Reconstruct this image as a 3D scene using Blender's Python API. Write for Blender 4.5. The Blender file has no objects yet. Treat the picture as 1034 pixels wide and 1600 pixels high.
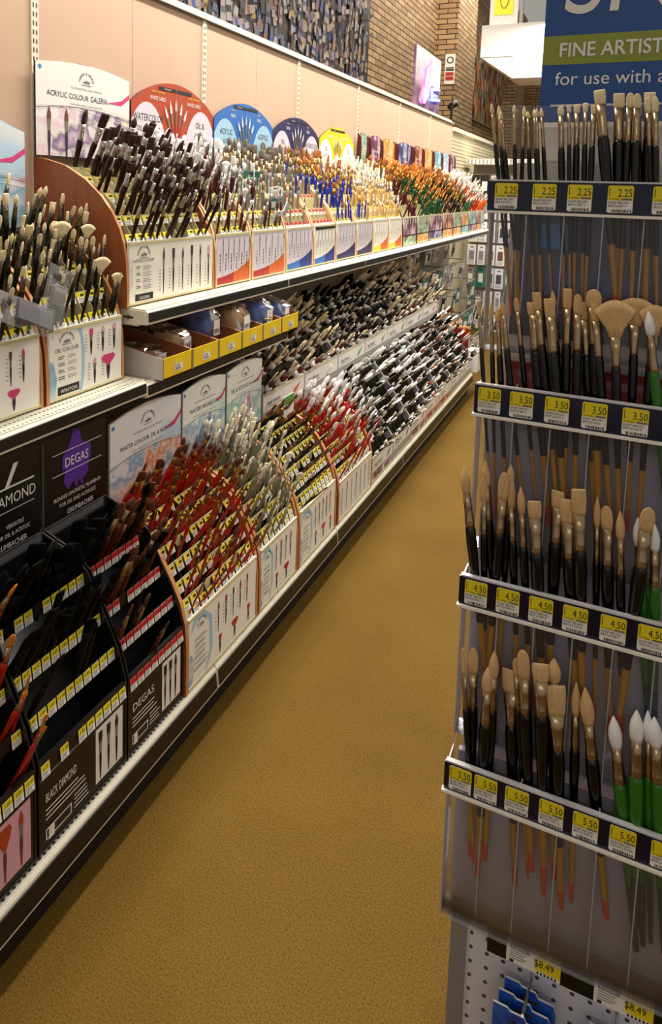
import bpy, math, random
from mathutils import Matrix, Vector
random.seed(7)
S = bpy.context.scene
COL = S.collection
EYE = 1.5

# ---------------------------------------------------------------- camera
CAM_ROWS = [[0.904586, -0.072787, 0.420031], [0.425338, 0.088276, -0.900719], [0.028482, 0.993433, 0.110813]]
cam_d = bpy.data.cameras.new('camera')
cam = bpy.data.objects.new('camera', cam_d); COL.objects.link(cam)
cam_d.sensor_fit = 'VERTICAL'; cam_d.sensor_height = 36.0; cam_d.sensor_width = 24.0
cam_d.lens = 1102.505 * 36.0 / 1600.0
cam_d.shift_x = (517.0 - 458.374) / 1600.0
cam_d.shift_y = -(800.0 - 416.053) / 1600.0
cam_d.clip_start = 0.02; cam_d.clip_end = 100
m = Matrix([list(r) + [0] for r in CAM_ROWS] + [[0, 0, 0, 1]])
m.translation = (0, 0, EYE)
cam.matrix_world = m
S.camera = cam

# ---------------------------------------------------------------- light
S.view_settings.view_transform = 'Standard'; S.view_settings.look = 'None'
S.view_settings.gamma = 1.0; S.view_settings.use_curve_mapping = False
S.view_settings.exposure = 0.22
S.cycles.transparent_max_bounces = 24
S.cycles.max_bounces = 8
w = bpy.data.worlds.new('world'); S.world = w; w.use_nodes = True
w.node_tree.nodes['Background'].inputs[0].default_value = (1.0, 0.93, 0.84, 1)
w.node_tree.nodes['Background'].inputs[1].default_value = 0.30

def area_light(name, loc, sx, sy, power, col=(1.0, 0.93, 0.82), rot=(0, 0, 0)):
    l = bpy.data.lights.new(name, 'AREA'); l.shape = 'RECTANGLE'; l.size = sx; l.size_y = sy
    l.energy = power; l.color = col
    o = bpy.data.objects.new(name, l); o.location = loc; o.rotation_euler = rot; COL.objects.link(o)
    return o
area_light('lamp_row_or_fill', (-0.95, 5.2, 3.5), 0.16, 8.6, 250)
area_light('lamp_row_or_fill', (1.3, 6.2, 3.7), 0.3, 8.0, 130)
area_light('lamp_row_or_fill', (-2.1, 8.0, 5.6), 0.3, 14.0, 430)
area_light('lamp_row_or_fill', (0.5, -3.2, 3.6), 2.5, 0.4, 26)  # added fill light behind the camera, brightens the front of the right-hand display

# ---------------------------------------------------------------- materials
def lin(h):
    h = h.lstrip('#'); c = [int(h[i:i + 2], 16) / 255 for i in (0, 2, 4)]
    return tuple(((x + 0.055) / 1.055) ** 2.4 if x > 0.04045 else x / 12.92 for x in c) + (1,)
MATS = {}
def mat(name, col, rough=0.5, metal=0.0, col2=None, scale=(10, 10, 10), det=3, lo=0.35, hi=0.65, bump=0.0, emit=0, spec=0.5, coord='Object', alpha=1.0, trans=0):
    M = bpy.data.materials.new(name); M.use_nodes = True
    nt = M.node_tree; b = nt.nodes['Principled BSDF']
    b.inputs['Base Color'].default_value = lin(col); b.inputs['Roughness'].default_value = rough
    b.inputs['Metallic'].default_value = metal; b.inputs['Specular IOR Level'].default_value = spec
    b.inputs['Alpha'].default_value = alpha
    if trans: b.inputs['Transmission Weight'].default_value = trans
    if emit:
        b.inputs['Emission Color'].default_value = lin(col); b.inputs['Emission Strength'].default_value = emit
    if col2 or bump:
        tc = nt.nodes.new('ShaderNodeTexCoord'); mp = nt.nodes.new('ShaderNodeMapping')
        mp.inputs['Scale'].default_value = scale
        nz = nt.nodes.new('ShaderNodeTexNoise'); nz.inputs['Detail'].default_value = det; nz.inputs['Scale'].default_value = 1.0
        nt.links.new(tc.outputs[coord], mp.inputs[0]); nt.links.new(mp.outputs[0], nz.inputs[0])
        if col2:
            cr = nt.nodes.new('ShaderNodeValToRGB')
            cols = [col] + (list(col2) if isinstance(col2, (list, tuple)) else [col2])
            e = cr.color_ramp.elements
            for i, c in enumerate(cols):
                p = lo + (hi - lo) * i / (len(cols) - 1)
                if i == 0: el = e[0]; el.position = p
                elif i == len(cols) - 1: el = e[len(e) - 1]; el.position = p
                else: el = e.new(p)
                el.color = lin(c)
            nt.links.new(nz.outputs[0], cr.inputs[0]); nt.links.new(cr.outputs[0], b.inputs['Base Color'])
        if bump:
            bp = nt.nodes.new('ShaderNodeBump'); bp.inputs['Strength'].default_value = bump; bp.inputs['Distance'].default_value = 0.002
            nt.links.new(nz.outputs[0], bp.inputs['Height']); nt.links.new(bp.outputs[0], b.inputs['Normal'])
    MATS[name] = M
    return M

mat('white_enamel', '#e6dfcb', 0.35)
mat('white_matte', '#ddd8cf', 0.7)
mat('cream_metal', '#d8cfb0', 0.4)
mat('pink_panel', '#d2b298', 0.75, col2=['#ceac92'], scale=(1, 2, 2))
mat('slot_dark', '#3a342c', 0.8)
mat('black_plastic', '#101010', 0.35, bump=0.15, scale=(60, 12, 60))
mat('kick_black', '#16110d', 0.6)
mat('wood_brown', '#93502c', 0.38, col2=['#a25c36', '#8a4827'], scale=(40, 40, 4), det=5, lo=0.2, hi=0.8)
mat('wood_edge', '#c98a54', 0.45)
mat('wood_maple', '#dba873', 0.42, col2=['#e3b481'], scale=(6, 6, 40))
mat('maple_edge', '#ecca98', 0.45)
mat('dark_red_wood', '#4f1614', 0.35, col2=['#61201b'], scale=(30, 30, 5))
mat('cream_card', '#faf6ea', 0.6)
mat('paper_white', '#f2efe8', 0.55)
mat('cream_plastic', '#ddd2a2', 0.35)
mat('tray_dark', '#35301f', 0.6)
mat('ink', '#1a1a1e', 0.6)
mat('grey_ink', '#77757a', 0.6)
mat('tag_yellow', '#f0dc1c', 0.5)
mat('tag_white', '#f4f2ea', 0.5)
mat('tag_red', '#d8262a', 0.5)
mat('navy_strip', '#0b0f2c', 0.18)
mat('black_card', '#0c0c0e', 0.4)
mat('purple_blot', '#5d2a9c', 0.6)
mat('blue_dot', '#3f86d8', 0.5)
mat('pink_ink', '#d8407e', 0.5)
mat('pale_pink_ink', '#e0a8b8', 0.5)
mat('plum_ink', '#3a2238', 0.5)
mat('sky_ink', '#a5cfe8', 0.5)
mat('orange_ink', '#dd6a2a', 0.5)
mat('rust_ink', '#b4431c', 0.5)
mat('lilac_card', '#ded6e2', 0.5)
mat('blue_ink', '#2f6fc0', 0.5)
mat('royal_ink', '#22368e', 0.5)
mat('navy_ink', '#2a2558', 0.5)
mat('yellow_ink', '#ecd71e', 0.5)
mat('brown_ink', '#6e3a22', 0.5)
mat('red_ink', '#b82c28', 0.5)
mat('green_ink', '#4aa33c', 0.5)
mat('grey_card', '#a9a59d', 0.55)
mat('box_yellow', '#efcb1b', 0.5)
mat('cardboard', '#94562c', 0.75, col2=['#a4663a'], scale=(20, 20, 20))
mat('art_galeria', '#f3eef0', 0.4, col2=['#f3eef0', '#e9c9d6', '#efe9e2', '#8d6f93', '#c0a7c8', '#e9e3c0'], scale=(8, 8, 11), det=4, lo=0.30, hi=0.72)
mat('art_gold', '#e9edf2', 0.4, col2=['#e9edf2', '#7fb2da', '#e8ddd4', '#e08a56', '#f0e2d8', '#5a3a5c'], scale=(9, 9, 12), det=4, lo=0.30, hi=0.72)
mat('art_blue', '#e6efe6', 0.4, col2=['#e6efe6', '#9db7d8', '#dfe8e2', '#5d68a8', '#c4dcc8'], scale=(10, 10, 9), det=4, lo=0.30, hi=0.72)
mat('art_teal', '#dfeee8', 0.4, col2=['#dfeee8', '#9ccfc4', '#e6e6ec', '#c06a9c', '#bcd8e0'], scale=(10, 10, 9), det=4, lo=0.30, hi=0.72)
mat('art_haze', '#cfe0ea', 0.4, col2=['#cfe0ea', '#8fbcd6', '#e6e6ee', '#d6a8bc'], scale=(7, 7, 10), det=3, lo=0.30, hi=0.72)
mat('art_haze2', '#d4e4ee', 0.4, col2=['#f2f2f0', '#bcd8ec'], scale=(3, 3, 4), det=2)
mat('art_haze3', '#dce8dc', 0.4, col2=['#f0f2ea', '#c4dcca'], scale=(3, 3, 4), det=2)
mat('lavender_board', '#c4c0cc', 0.6)
mat('art_green', '#7fae86', 0.4, col2=['#d8d8c4', '#5f9a78', '#cfe0c8', '#3d5a44', '#c98850'], scale=(14, 14, 10), det=4, lo=0.3, hi=0.72)
mat('art_amber', '#e3a23c', 0.4, col2=['#efd9a0', '#d8852c', '#e8c070', '#8c4a22'], scale=(12, 12, 9), det=4, lo=0.3, hi=0.72)
mat('art_indigo', '#4a4a78', 0.4, col2=['#c8c4d8', '#4a4c80', '#2c2a50', '#9088a8'], scale=(12, 12, 9), det=4, lo=0.3, hi=0.72)
mat('art_russet', '#a85a3a', 0.4, col2=['#e0c0a8', '#a5502f', '#6c2c1e', '#d89a70'], scale=(12, 12, 9), det=4, lo=0.3, hi=0.72)
mat('art_sea', '#5fa4b8', 0.4, col2=['#d8e4e0', '#4f98b4', '#88c0c8', '#c89858'], scale=(12, 12, 9), det=4, lo=0.3, hi=0.72)
mat('art_plum', '#7a5470', 0.4, col2=['#e4d0d4', '#8a4c68', '#4c3050', '#c890a0'], scale=(12, 12, 9), det=4, lo=0.3, hi=0.72)
mat('mural_tubes', '#2c2220', 0.5, col2=['#141012', '#34282a', '#181214', '#4a3c3c', '#1a1416'], scale=(6, 5, 9), det=5, lo=0.30, hi=0.70)
mat('mural_pencils', '#6a5648', 0.5, col2=['#2c2420', '#6f4a38', '#a89880', '#3c3a44', '#b06a38', '#4a6a5c', '#c8b8a0', '#241c1c'], scale=(6, 6, 1.5), det=6, lo=0.30, hi=0.70)
mat('tube_a', '#8a7a70', 0.5)
mat('tube_b', '#6e4a48', 0.5)
mat('tube_c', '#454c66', 0.5)
mat('tube_d', '#9a8a84', 0.5)
mat('tube_e', '#9a7838', 0.5)
mat('neon_pink', '#ff5fae', 0.4, emit=9)
mat('neon_white', '#ffe9f6', 0.4, emit=12)
mat('neon_blue', '#5a6aff', 0.4, emit=10)
mat('neon_panel', '#5c4a66', 0.2, col2=['#8a6f86', '#3a3450', '#a49aa8'], scale=(5, 5, 5), lo=0.3, hi=0.7)
mat('header_blue', '#0d4a92', 0.4)
mat('header_blue_light', '#2f7cc4', 0.4)
mat('olive_band', '#8d9a2e', 0.45)
mat('red_panel', '#7c1c18', 0.5)
mat('yellow_board', '#e8e01c', 0.5)
mat('grey_frame', '#8f8d8c', 0.45)
mat('pack_blue', '#1c4fb4', 0.3, col2=['#2b62c8', '#0f3a90'], scale=(30, 30, 30))
mat('pack_teal', '#2c8478', 0.3)
mat('pack_white', '#e8eaee', 0.25)
mat('pack_grey', '#77797e', 0.3, col2=['#9a9ca0', '#4c4c50'], scale=(40, 40, 40))
mat('steel', '#b9b6ae', 0.3, metal=0.9)
mat('camera_black', '#0a0a0a', 0.3)
# brush materials
mat('nickel', '#b09878', 0.28, metal=1.0)
mat('pewter', '#71685a', 0.3, metal=1.0)
mat('silver', '#c6c2ba', 0.25, metal=1.0)
mat('gold', '#a8803c', 0.25, metal=1.0)
BR = dict(scale=(900, 900, 22), bump=0.2, det=2, lo=0.25, hi=0.75)
mat('hog', '#f0e0b4', 0.75, col2=['#e8d4a4', '#faf0d2'], **BR)
mat('hog_tan', '#dcb883', 0.75, col2=['#cda46e', '#eccfa0'], **BR)
mat('cream_hair', '#eadfbd', 0.75, col2=['#f6efd6'], **BR)
mat('white_hair', '#e6e6e6', 0.65, col2=['#fafafa'], **BR)
mat('maroon_hair', '#2e0f0c', 0.6, col2=['#43180f'], **BR)
mat('brown_hair', '#6a331c', 0.6, col2=['#4c2010'], **BR)
mat('black_hair', '#070606', 0.85, spec=0.12)
mat('black_satin', '#060607', 0.5, spec=0.2)
mat('grey_hair', '#7c705e', 0.65, col2=['#5e5446'], **BR)
mat('gold_hair', '#b8742c', 0.6, col2=['#8f5018'], **BR)
mat('orange_hair', '#e08a24', 0.6, col2=['#c46c18'], **BR)
mat('pink_hair', '#ecd0b8', 0.7, col2=['#f6e4d0'], **BR)
mat('black_lacquer', '#060607', 0.22)
mat('dark_green_lacquer', '#08130d', 0.22)
mat('ochre_lacquer', '#cc8e16', 0.3)
mat('red_lacquer', '#b31c14', 0.25)
mat('tip_red', '#e8401a', 0.3)
mat('green_lacquer', '#2c6e18', 0.28)
mat('teal_lacquer', '#1c3c3a', 0.28)
mat('burgundy_lacquer', '#47131a', 0.25)
mat('plum_lacquer', '#25090c', 0.22)
mat('blue_lacquer', '#1c2c94', 0.25)
mat('grey_lacquer', '#8b8880', 0.3)
mat('silver_lacquer', '#7f7c66', 0.3)
mat('wood_handle', '#c8a468', 0.4)
mat('orange_lacquer', '#d45a14', 0.3)
mat('brown_lacquer', '#5c2412', 0.28)
mat('forest_lacquer', '#0f4a2c', 0.28)

def glass(name, tint, milk, rough=0.05):
    M = bpy.data.materials.new(name); M.use_nodes = True; nt = M.node_tree
    for n in list(nt.nodes):
        if n.type != 'OUTPUT_MATERIAL': nt.nodes.remove(n)
    out = nt.nodes['Material Output']
    t = nt.nodes.new('ShaderNodeBsdfTransparent'); t.inputs[0].default_value = tint
    g = nt.nodes.new('ShaderNodeBsdfGlossy'); g.inputs['Roughness'].default_value = rough
    d = nt.nodes.new('ShaderNodeBsdfDiffuse'); d.inputs[0].default_value = (0.8, 0.8, 0.84, 1)
    fr = nt.nodes.new('ShaderNodeFresnel'); fr.inputs[0].default_value = 1.35
    a = nt.nodes.new('ShaderNodeMixShader'); a.inputs[0].default_value = milk
    b = nt.nodes.new('ShaderNodeMixShader')
    nt.links.new(t.outputs[0], a.inputs[1]); nt.links.new(d.outputs[0], a.inputs[2])
    nt.links.new(fr.outputs[0], b.inputs[0]); nt.links.new(a.outputs[0], b.inputs[1]); nt.links.new(g.outputs[0], b.inputs[2])
    nt.links.new(b.outputs[0], out.inputs[0]); MATS[name] = M
glass('acrylic', (0.96, 0.96, 0.98, 1), 0.025)
glass('acrylic_edge', (0.85, 0.85, 0.9, 1), 0.8)
glass('acrylic_dusty', (0.9, 0.9, 0.92, 1), 0.22, 0.15)
glass('clear_bag', (0.97, 0.97, 0.97, 1), 0.12, 0.12)

def brick_mat():
    M = bpy.data.materials.new('brick'); M.use_nodes = True; nt = M.node_tree; b = nt.nodes['Principled BSDF']
    tc = nt.nodes.new('ShaderNodeTexCoord'); sp = nt.nodes.new('ShaderNodeSeparateXYZ'); cb = nt.nodes.new('ShaderNodeCombineXYZ')
    ad = nt.nodes.new('ShaderNodeMath'); ad.operation = 'ADD'
    nt.links.new(tc.outputs['Object'], sp.inputs[0]); nt.links.new(sp.outputs[0], ad.inputs[0]); nt.links.new(sp.outputs[1], ad.inputs[1])
    nt.links.new(ad.outputs[0], cb.inputs[0]); nt.links.new(sp.outputs[2], cb.inputs[1])
    bk = nt.nodes.new('ShaderNodeTexBrick'); nt.links.new(cb.outputs[0], bk.inputs[0])
    bk.inputs['Color1'].default_value = lin('#b8966a'); bk.inputs['Color2'].default_value = lin('#94744e'); bk.inputs['Mortar'].default_value = lin('#2c2018')
    bk.inputs['Scale'].default_value = 1.0; bk.inputs['Brick Width'].default_value = 0.3; bk.inputs['Row Height'].default_value = 0.085
    bk.inputs['Mortar Size'].default_value = 0.009; bk.inputs['Mortar Smooth'].default_value = 0.3
    nt.links.new(bk.outputs[0], b.inputs['Base Color']); b.inputs['Roughness'].default_value = 0.8
    bp = nt.nodes.new('ShaderNodeBump'); bp.invert = True; bp.inputs['Strength'].default_value = 0.6; bp.inputs['Distance'].default_value = 0.01
    nt.links.new(bk.outputs[1], bp.inputs['Height']); nt.links.new(bp.outputs[0], b.inputs['Normal']); MATS['brick'] = M
brick_mat()

def floor_mat():
    M = bpy.data.materials.new('floor_aggregate'); M.use_nodes = True; nt = M.node_tree; b = nt.nodes['Principled BSDF']
    tc = nt.nodes.new('ShaderNodeTexCoord')
    def noise(s, d):
        n = nt.nodes.new('ShaderNodeTexNoise'); n.inputs['Scale'].default_value = s; n.inputs['Detail'].default_value = d
        nt.links.new(tc.outputs['Object'], n.inputs[0]); return n
    a, c = noise(260, 5), noise(2.5, 3)
    r1 = nt.nodes.new('ShaderNodeValToRGB'); e = r1.color_ramp.elements
    e[0].position = 0.22; e[0].color = lin('#41300f'); e[1].position = 0.80; e[1].color = lin('#80622c')
    e.new(0.5).color = lin('#694f1d'); e.new(0.86).color = lin('#a98c58')
    r2 = nt.nodes.new('ShaderNodeValToRGB'); e = r2.color_ramp.elements
    e[0].position = 0.3; e[0].color = (0.8, 0.78, 0.75, 1); e[1].position = 0.7; e[1].color = (1, 1, 1, 1)
    mx = nt.nodes.new('ShaderNodeMixRGB'); mx.blend_type = 'MULTIPLY'; mx.inputs[0].default_value = 1
    nt.links.new(a.outputs[0], r1.inputs[0]); nt.links.new(c.outputs[0], r2.inputs[0])
    nt.links.new(r1.outputs[0], mx.inputs[1]); nt.links.new(r2.outputs[0], mx.inputs[2]); nt.links.new(mx.outputs[0], b.inputs['Base Color'])
    b.inputs['Roughness'].default_value = 0.75; b.inputs['Specular IOR Level'].default_value = 0.08
    MATS['floor_aggregate'] = M
floor_mat()

def dots_mat(name, base, hole, pitch, rad, ax=(1, 2), coord_scale=None, rough=0.45):
    # regular round holes: pegboard / perforated steel
    M = bpy.data.materials.new(name); M.use_nodes = True; nt = M.node_tree; b = nt.nodes['Principled BSDF']
    tc = nt.nodes.new('ShaderNodeTexCoord'); sp = nt.nodes.new('ShaderNodeSeparateXYZ'); nt.links.new(tc.outputs['Object'], sp.inputs[0])
    def math_(op, x, y=None):
        n = nt.nodes.new('ShaderNodeMath'); n.operation = op
        for i, v in enumerate((x, y)):
            if v is None: continue
            if isinstance(v, (int, float)): n.inputs[i].default_value = v
            else: nt.links.new(v, n.inputs[i])
        return n.outputs[0]
    sq = []
    for k, a in enumerate(ax):
        p = pitch if isinstance(pitch, float) else pitch[k]
        u = math_('MULTIPLY', sp.outputs[a], 1 / p); u = math_('FRACT', math_('ADD', u, 100.0)); u = math_('SUBTRACT', u, 0.5)
        u = math_('MULTIPLY', u, p); sq.append(math_('MULTIPLY', u, u))
    d = math_('SQRT', math_('ADD', sq[0], sq[1])); h = math_('LESS_THAN', d, rad)
    mx = nt.nodes.new('ShaderNodeMixRGB'); nt.links.new(h, mx.inputs[0])
    mx.inputs[1].default_value = lin(base); mx.inputs[2].default_value = lin(hole)
    nt.links.new(mx.outputs[0], b.inputs['Base Color']); b.inputs['Roughness'].default_value = rough; MATS[name] = M
dots_mat('pegboard_white', '#e4e4ee', '#574e48', 0.0254, 0.0034, (0, 2))
dots_mat('pegboard_grey', '#a09686', '#3c352c', 0.0254, 0.004, (1, 2))
dots_mat('perforated_deck', '#e2dccb', '#4c463c', (0.026, 0.013), 0.0036, (0, 1))

# ---------------------------------------------------------------- mesh building
_txt = {}
def text_geo(s):
    if s in _txt: return _txt[s]
    c = bpy.data.curves.new('lettering_source', 'FONT'); c.body = s; c.size = 1.0; c.resolution_u = 6 if s in ('SNAP', 'FINE ARTIST', 'BRUSHES', 'for use with acrylics & oils') else 2
    o = bpy.data.objects.new('lettering_source', c); COL.objects.link(o)
    bpy.context.view_layer.update()
    me = o.evaluated_get(bpy.context.evaluated_depsgraph_get()).to_mesh()
    vs = [(v.co.x, v.co.y) for v in me.vertices]; fs = [tuple(p.vertices) for p in me.polygons]
    w_ = max((v[0] for v in vs), default=0.0)
    o.evaluated_get(bpy.context.evaluated_depsgraph_get()).to_mesh_clear()
    bpy.data.objects.remove(o); bpy.data.curves.remove(c)
    _txt[s] = (vs, fs, w_); return _txt[s]

class Frame:     # a flat local drawing plane: origin, u and v axes, outward normal
    def __init__(s, o, u, v):
        s.o = Vector(o); s.u = Vector(u); s.v = Vector(v); s.n = s.u.cross(s.v)
    def p(s, a, b, c=0.0): return tuple(s.o + s.u * a + s.v * b + s.n * c)
def LW(x, y, z): return Frame((x, y, z), (0, 1, 0), (0, 0, 1))       # faces the aisle from the left
def RW(x, y, z): return Frame((x, y, z), (1, 0, 0), (0, 0, 1))       # faces the camera

class MB:
    def __init__(s): s.v = []; s.f = []; s.m = []; s.mats = []
    def mi(s, n):
        if n not in s.mats: s.mats.append(n)
        return s.mats.index(n)
    def add(s, vs, fs, m):
        k = len(s.v); s.v += [tuple(x) for x in vs]; i = s.mi(m)
        for f in fs: s.f.append(tuple(a + k for a in f)); s.m.append(i)
        return s
    def box(s, x0, x1, y0, y1, z0, z1, m):
        vs = [(x, y, z) for x in (x0, x1) for y in (y0, y1) for z in (z0, z1)]
        return s.add(vs, [(0, 1, 3, 2), (4, 6, 7, 5), (0, 4, 5, 1), (2, 3, 7, 6), (0, 2, 6, 4), (1, 5, 7, 3)], m)
    def prism(s, fr, poly, c0, c1, m, rim=None):
        n = len(poly); vs = [fr.p(a, b, c0) for a, b in poly] + [fr.p(a, b, c1) for a, b in poly]
        s.add(vs, [tuple(range(n - 1, -1, -1)), tuple(range(n, 2 * n))], m)
        return s.add(vs, [(i, (i + 1) % n, n + (i + 1) % n, n + i) for i in range(n)], rim or m)
    def rect(s, fr, a0, a1, b0, b1, c, m, th=0.0):
        if th: return s.prism(fr, [(a0, b0), (a1, b0), (a1, b1), (a0, b1)], c, c + th, m)
        return s.add([fr.p(a0, b0, c), fr.p(a1, b0, c), fr.p(a1, b1, c), fr.p(a0, b1, c)], [(0, 1, 2, 3)], m)
    def poly(s, fr, pts, c, m): return s.add([fr.p(a, b, c) for a, b in pts], [tuple(range(len(pts)))], m)
    def text(s, fr, st, a, b, size, c, m, align='L', sx=1.0, rot=0.0, shear=0.0):
        vs, fs, w_ = text_geo(st); off = {'L': 0, 'C': -w_ / 2, 'R': -w_}[align]
        cr, sr = math.cos(rot), math.sin(rot); out = []
        for x, y in vs:
            X = (x + off + shear * y) * size * sx; Y = y * size
            out.append(fr.p(a + X * cr - Y * sr, b + X * sr + Y * cr, c))
        return s.add(out, fs, m)
    def loft(s, rings, n=10, cap=True, m0=None):     # rings: (z, rx, ry, bulge, material)
        k0 = len(s.v)
        for (z, rx, ry, bu, _) in rings:
            for i in range(n):
                a = 2 * math.pi * i / n; c, d = math.cos(a), math.sin(a)
                s.v.append((rx * c, ry * d, z + bu * (1 - c * c)))
        for j in range(1, len(rings)):
            mi = s.mi(rings[j][4])
            for i in range(n):
                a, b = k0 + (j - 1) * n + i, k0 + (j - 1) * n + (i + 1) % n
                s.f.append((a, b, b + n, a + n)); s.m.append(mi)
        if cap:
            s.f.append(tuple(k0 + i for i in range(n - 1, -1, -1))); s.m.append(s.mi(rings[1][4]))
            L = k0 + (len(rings) - 1) * n
            s.f.append(tuple(L + i for i in range(n))); s.m.append(s.mi(rings[-1][4]))
        return s
    def tube(s, pts, r, m, n=6):
        P = [Vector(p) for p in pts]; k0 = len(s.v)
        for i, p in enumerate(P):
            d = (P[min(i + 1, len(P) - 1)] - P[max(i - 1, 0)]).normalized()
            a = d.orthogonal().normalized(); b = d.cross(a)
            for k in range(n):
                t = 2 * math.pi * k / n; s.v.append(tuple(p + a * math.cos(t) * r + b * math.sin(t) * r))
        mi = s.mi(m)
        for i in range(len(P) - 1):
            for k in range(n):
                a, b = k0 + i * n + k, k0 + i * n + (k + 1) % n
                s.f.append((a, b, b + n, a + n)); s.m.append(mi)
        s.f.append(tuple(range(k0 + n - 1, k0 - 1, -1))); s.m.append(mi)
        s.f.append(tuple(range(len(s.v) - n, len(s.v)))); s.m.append(mi)
        return s
    def mesh(s, name, smooth=False):
        me = bpy.data.meshes.new(name); me.from_pydata(s.v, [], s.f)
        for n in s.mats: me.materials.append(MATS[n])
        me.polygons.foreach_set('material_index', s.m)
        if smooth: me.polygons.foreach_set('use_smooth', [True] * len(s.f))
        me.update(); return me
    def build(s, name, parent=None, loc=None, smooth=False, label=None):
        o = bpy.data.objects.new(name, s.mesh(name, smooth)); COL.objects.link(o)
        if loc is not None: o.location = loc
        if parent: o.parent = parent
        if label: o['label'] = label
        return o
def tag(o, label, cat, group=None, kind=None):
    o['label'] = label; o['category'] = cat
    if group: o['group'] = group
    if kind: o['kind'] = kind
    return o
def thing(name, label, cat, loc, group=None):
    o = bpy.data.objects.new(name, None); o.empty_display_size = 0.02; COL.objects.link(o); o.location = loc
    return tag(o, label, cat, group)
def struct(name, mb, label):
    o = mb.build(name); o['kind'] = 'structure'; o['label'] = label; return o
def linked(name, me, parent=None, loc=None, mtx=None):
    o = bpy.data.objects.new(name, me); COL.objects.link(o)
    if parent: o.parent = parent
    if mtx is not None: o.matrix_world = mtx
    elif loc is not None: o.location = loc
    return o
ORD = ['first', 'second', 'third', 'fourth', 'fifth', 'sixth', 'seventh', 'eighth', 'ninth', 'tenth', 'eleventh', 'twelfth', 'thirteenth', 'fourteenth', 'fifteenth', 'sixteenth', 'seventeenth', 'eighteenth', 'nineteenth', 'twentieth', 'twenty-first', 'twenty-second']

# ================================================================ SETTING
struct('floor', MB().box(-3.4, 6.0, -3.0, 24.0, -0.05, 0.0, 'floor_aggregate'), 'brown speckled aggregate aisle floor')
BK = -1.60; WT = 2.185; J0 = 1.592; P = 0.914
b = MB()
ys = [-0.236] + [J0 + P * (k + h) for k in range(-1, 6) for h in (0, 0.5)]
ys = sorted(set(round(y, 3) for y in ys)) + [7.05]
ys = [y for y in ys if y <= 7.051]
for a, c in zip(ys[:-1], ys[1:]): b.box(BK - 0.03, BK, a + 0.0012, c - 0.0012, 1.14, WT - 0.02, 'pink_panel')
b.box(BK - 0.032, BK - 0.004, ys[0], 7.05, 1.14, WT - 0.02, 'slot_dark')
struct('wall_left', b, 'pinkish beige back panels rising above the top shelf')
b = MB(); b.box(BK - 0.04, BK - 0.002, ys[0], 7.2, 0.0, 1.14, 'pegboard_grey')
struct('wall_back', b, 'grey perforated back panels behind the lower shelves')
struct('trim_1', MB().box(BK - 0.045, BK + 0.012, ys[0], 7.06, WT - 0.02, WT + 0.004, 'white_enamel').box(BK + 0.006, BK + 0.0125, ys[0], 7.06, WT - 0.025, WT - 0.02, 'slot_dark'), 'white metal cap rail along the top of the pinkish panels')
# grey louvred end section beyond the pink panels
b = MB(); b.box(BK - 0.04, BK - 0.012, 7.06, 9.6, 0.0, 2.1, 'cream_metal')
for k in range(26):
    z = 1.18 + k * 0.036; b.prism(Frame((BK - 0.012, 7.06, z), (1, 0, 0), (0, 0, 1)), [(0, 0), (0.010, 0.004), (0.010, 0.030), (0, 0.032)], -2.54, 0, 'cream_metal')
struct('wall_slatted', b, 'cream slatted wall section past the pinkish panels')
struct('trim_2', MB().box(BK - 0.05, BK + 0.02, 7.06, 9.6, 2.1, 2.14, 'white_enamel'), 'white rail over the slatted section')
# brick wall and pillars
struct('wall_brick', MB().box(-3.3, -3.15, -3, 24, 0, 6.2, 'brick'), 'tan brick wall behind the shelving')
struct('wall_far', MB().box(-3.3, 6.0, 24, 24.2, 0, 6.2, 'brick'), 'tan brick wall closing the far end of the store')
for i, (y0, y1) in enumerate([(12.27, 13.8), (19.4, 20.6)]):
    b = MB(); b.box(-3.15, -2.78, y0, y1, 0, 6.2, 'brick'); struct('trim_%d' % (3 + i), b, 'projecting brick pillar on the brick wall')

# ---- uprights
for k in range(-1, 6):
    y = J0 + P * k
    b = MB(); b.box(BK - 0.002, BK + 0.006, y - 0.014, y + 0.014, 1.14, WT - 0.02, 'white_enamel')
    z = 1.16
    while z < WT - 0.05:
        for s_ in (-0.006, 0.006): b.box(BK + 0.0055, BK + 0.0066, y + s_ - 0.002, y + s_ + 0.002, z, z + 0.013, 'slot_dark')
        z += 0.0254
    o = b.build('slotted_upright')
    tag(o, 'white slotted steel upright between panels, %s from the near end' % ORD[k + 1], 'upright', 'slotted uprights')

# ---- shelves of the gondola
XT = -1.193; XB = -0.947
def shelf(name, label, y0, y1, x, ztop, back, group, perf=False):
    t = thing(name, label, 'shelf', (x, y0, ztop), group); L = y1 - y0; g = 0.0015
    b = MB(); b.box(back - x, -0.004, g, L - g, -0.012, 0.0, 'perforated_deck' if perf else 'white_enamel')
    b.box(back - x, -0.03, g, g + 0.012, -0.05, -0.012, 'white_enamel'); b.box(back - x, -0.03, L - g - 0.012, L - g, -0.05, -0.012, 'white_enamel')
    b.build('deck', t)
    fr = Frame((0, 0, 0), (1, 0, 0), (0, 0, 1))
    b = MB(); b.prism(fr, [(-0.03, -0.004), (0.0, -0.004), (0.004, -0.008), (0.006, -0.042), (0.0, -0.045), (-0.03, -0.045)], -(L - g), -g, 'white_enamel')
    b.build('front_rail', t)
    b = MB(); b.prism(fr, [(0.004, -0.009), (0.0062, -0.010), (0.008, -0.036), (0.0055, -0.0365)], -(L - g - .004), -g - .004, 'black_plastic')
    b.build('price_channel', t, label='black plastic price channel')
    return t
for k in range(0, 6):
    a = J0 + P * k
    shelf('gondola_shelf', 'white top shelf carrying the upper brush racks, %s bay from near end' % ORD[k], a, a + P, XT, 1.148, BK, 'upper shelf sections')
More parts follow.
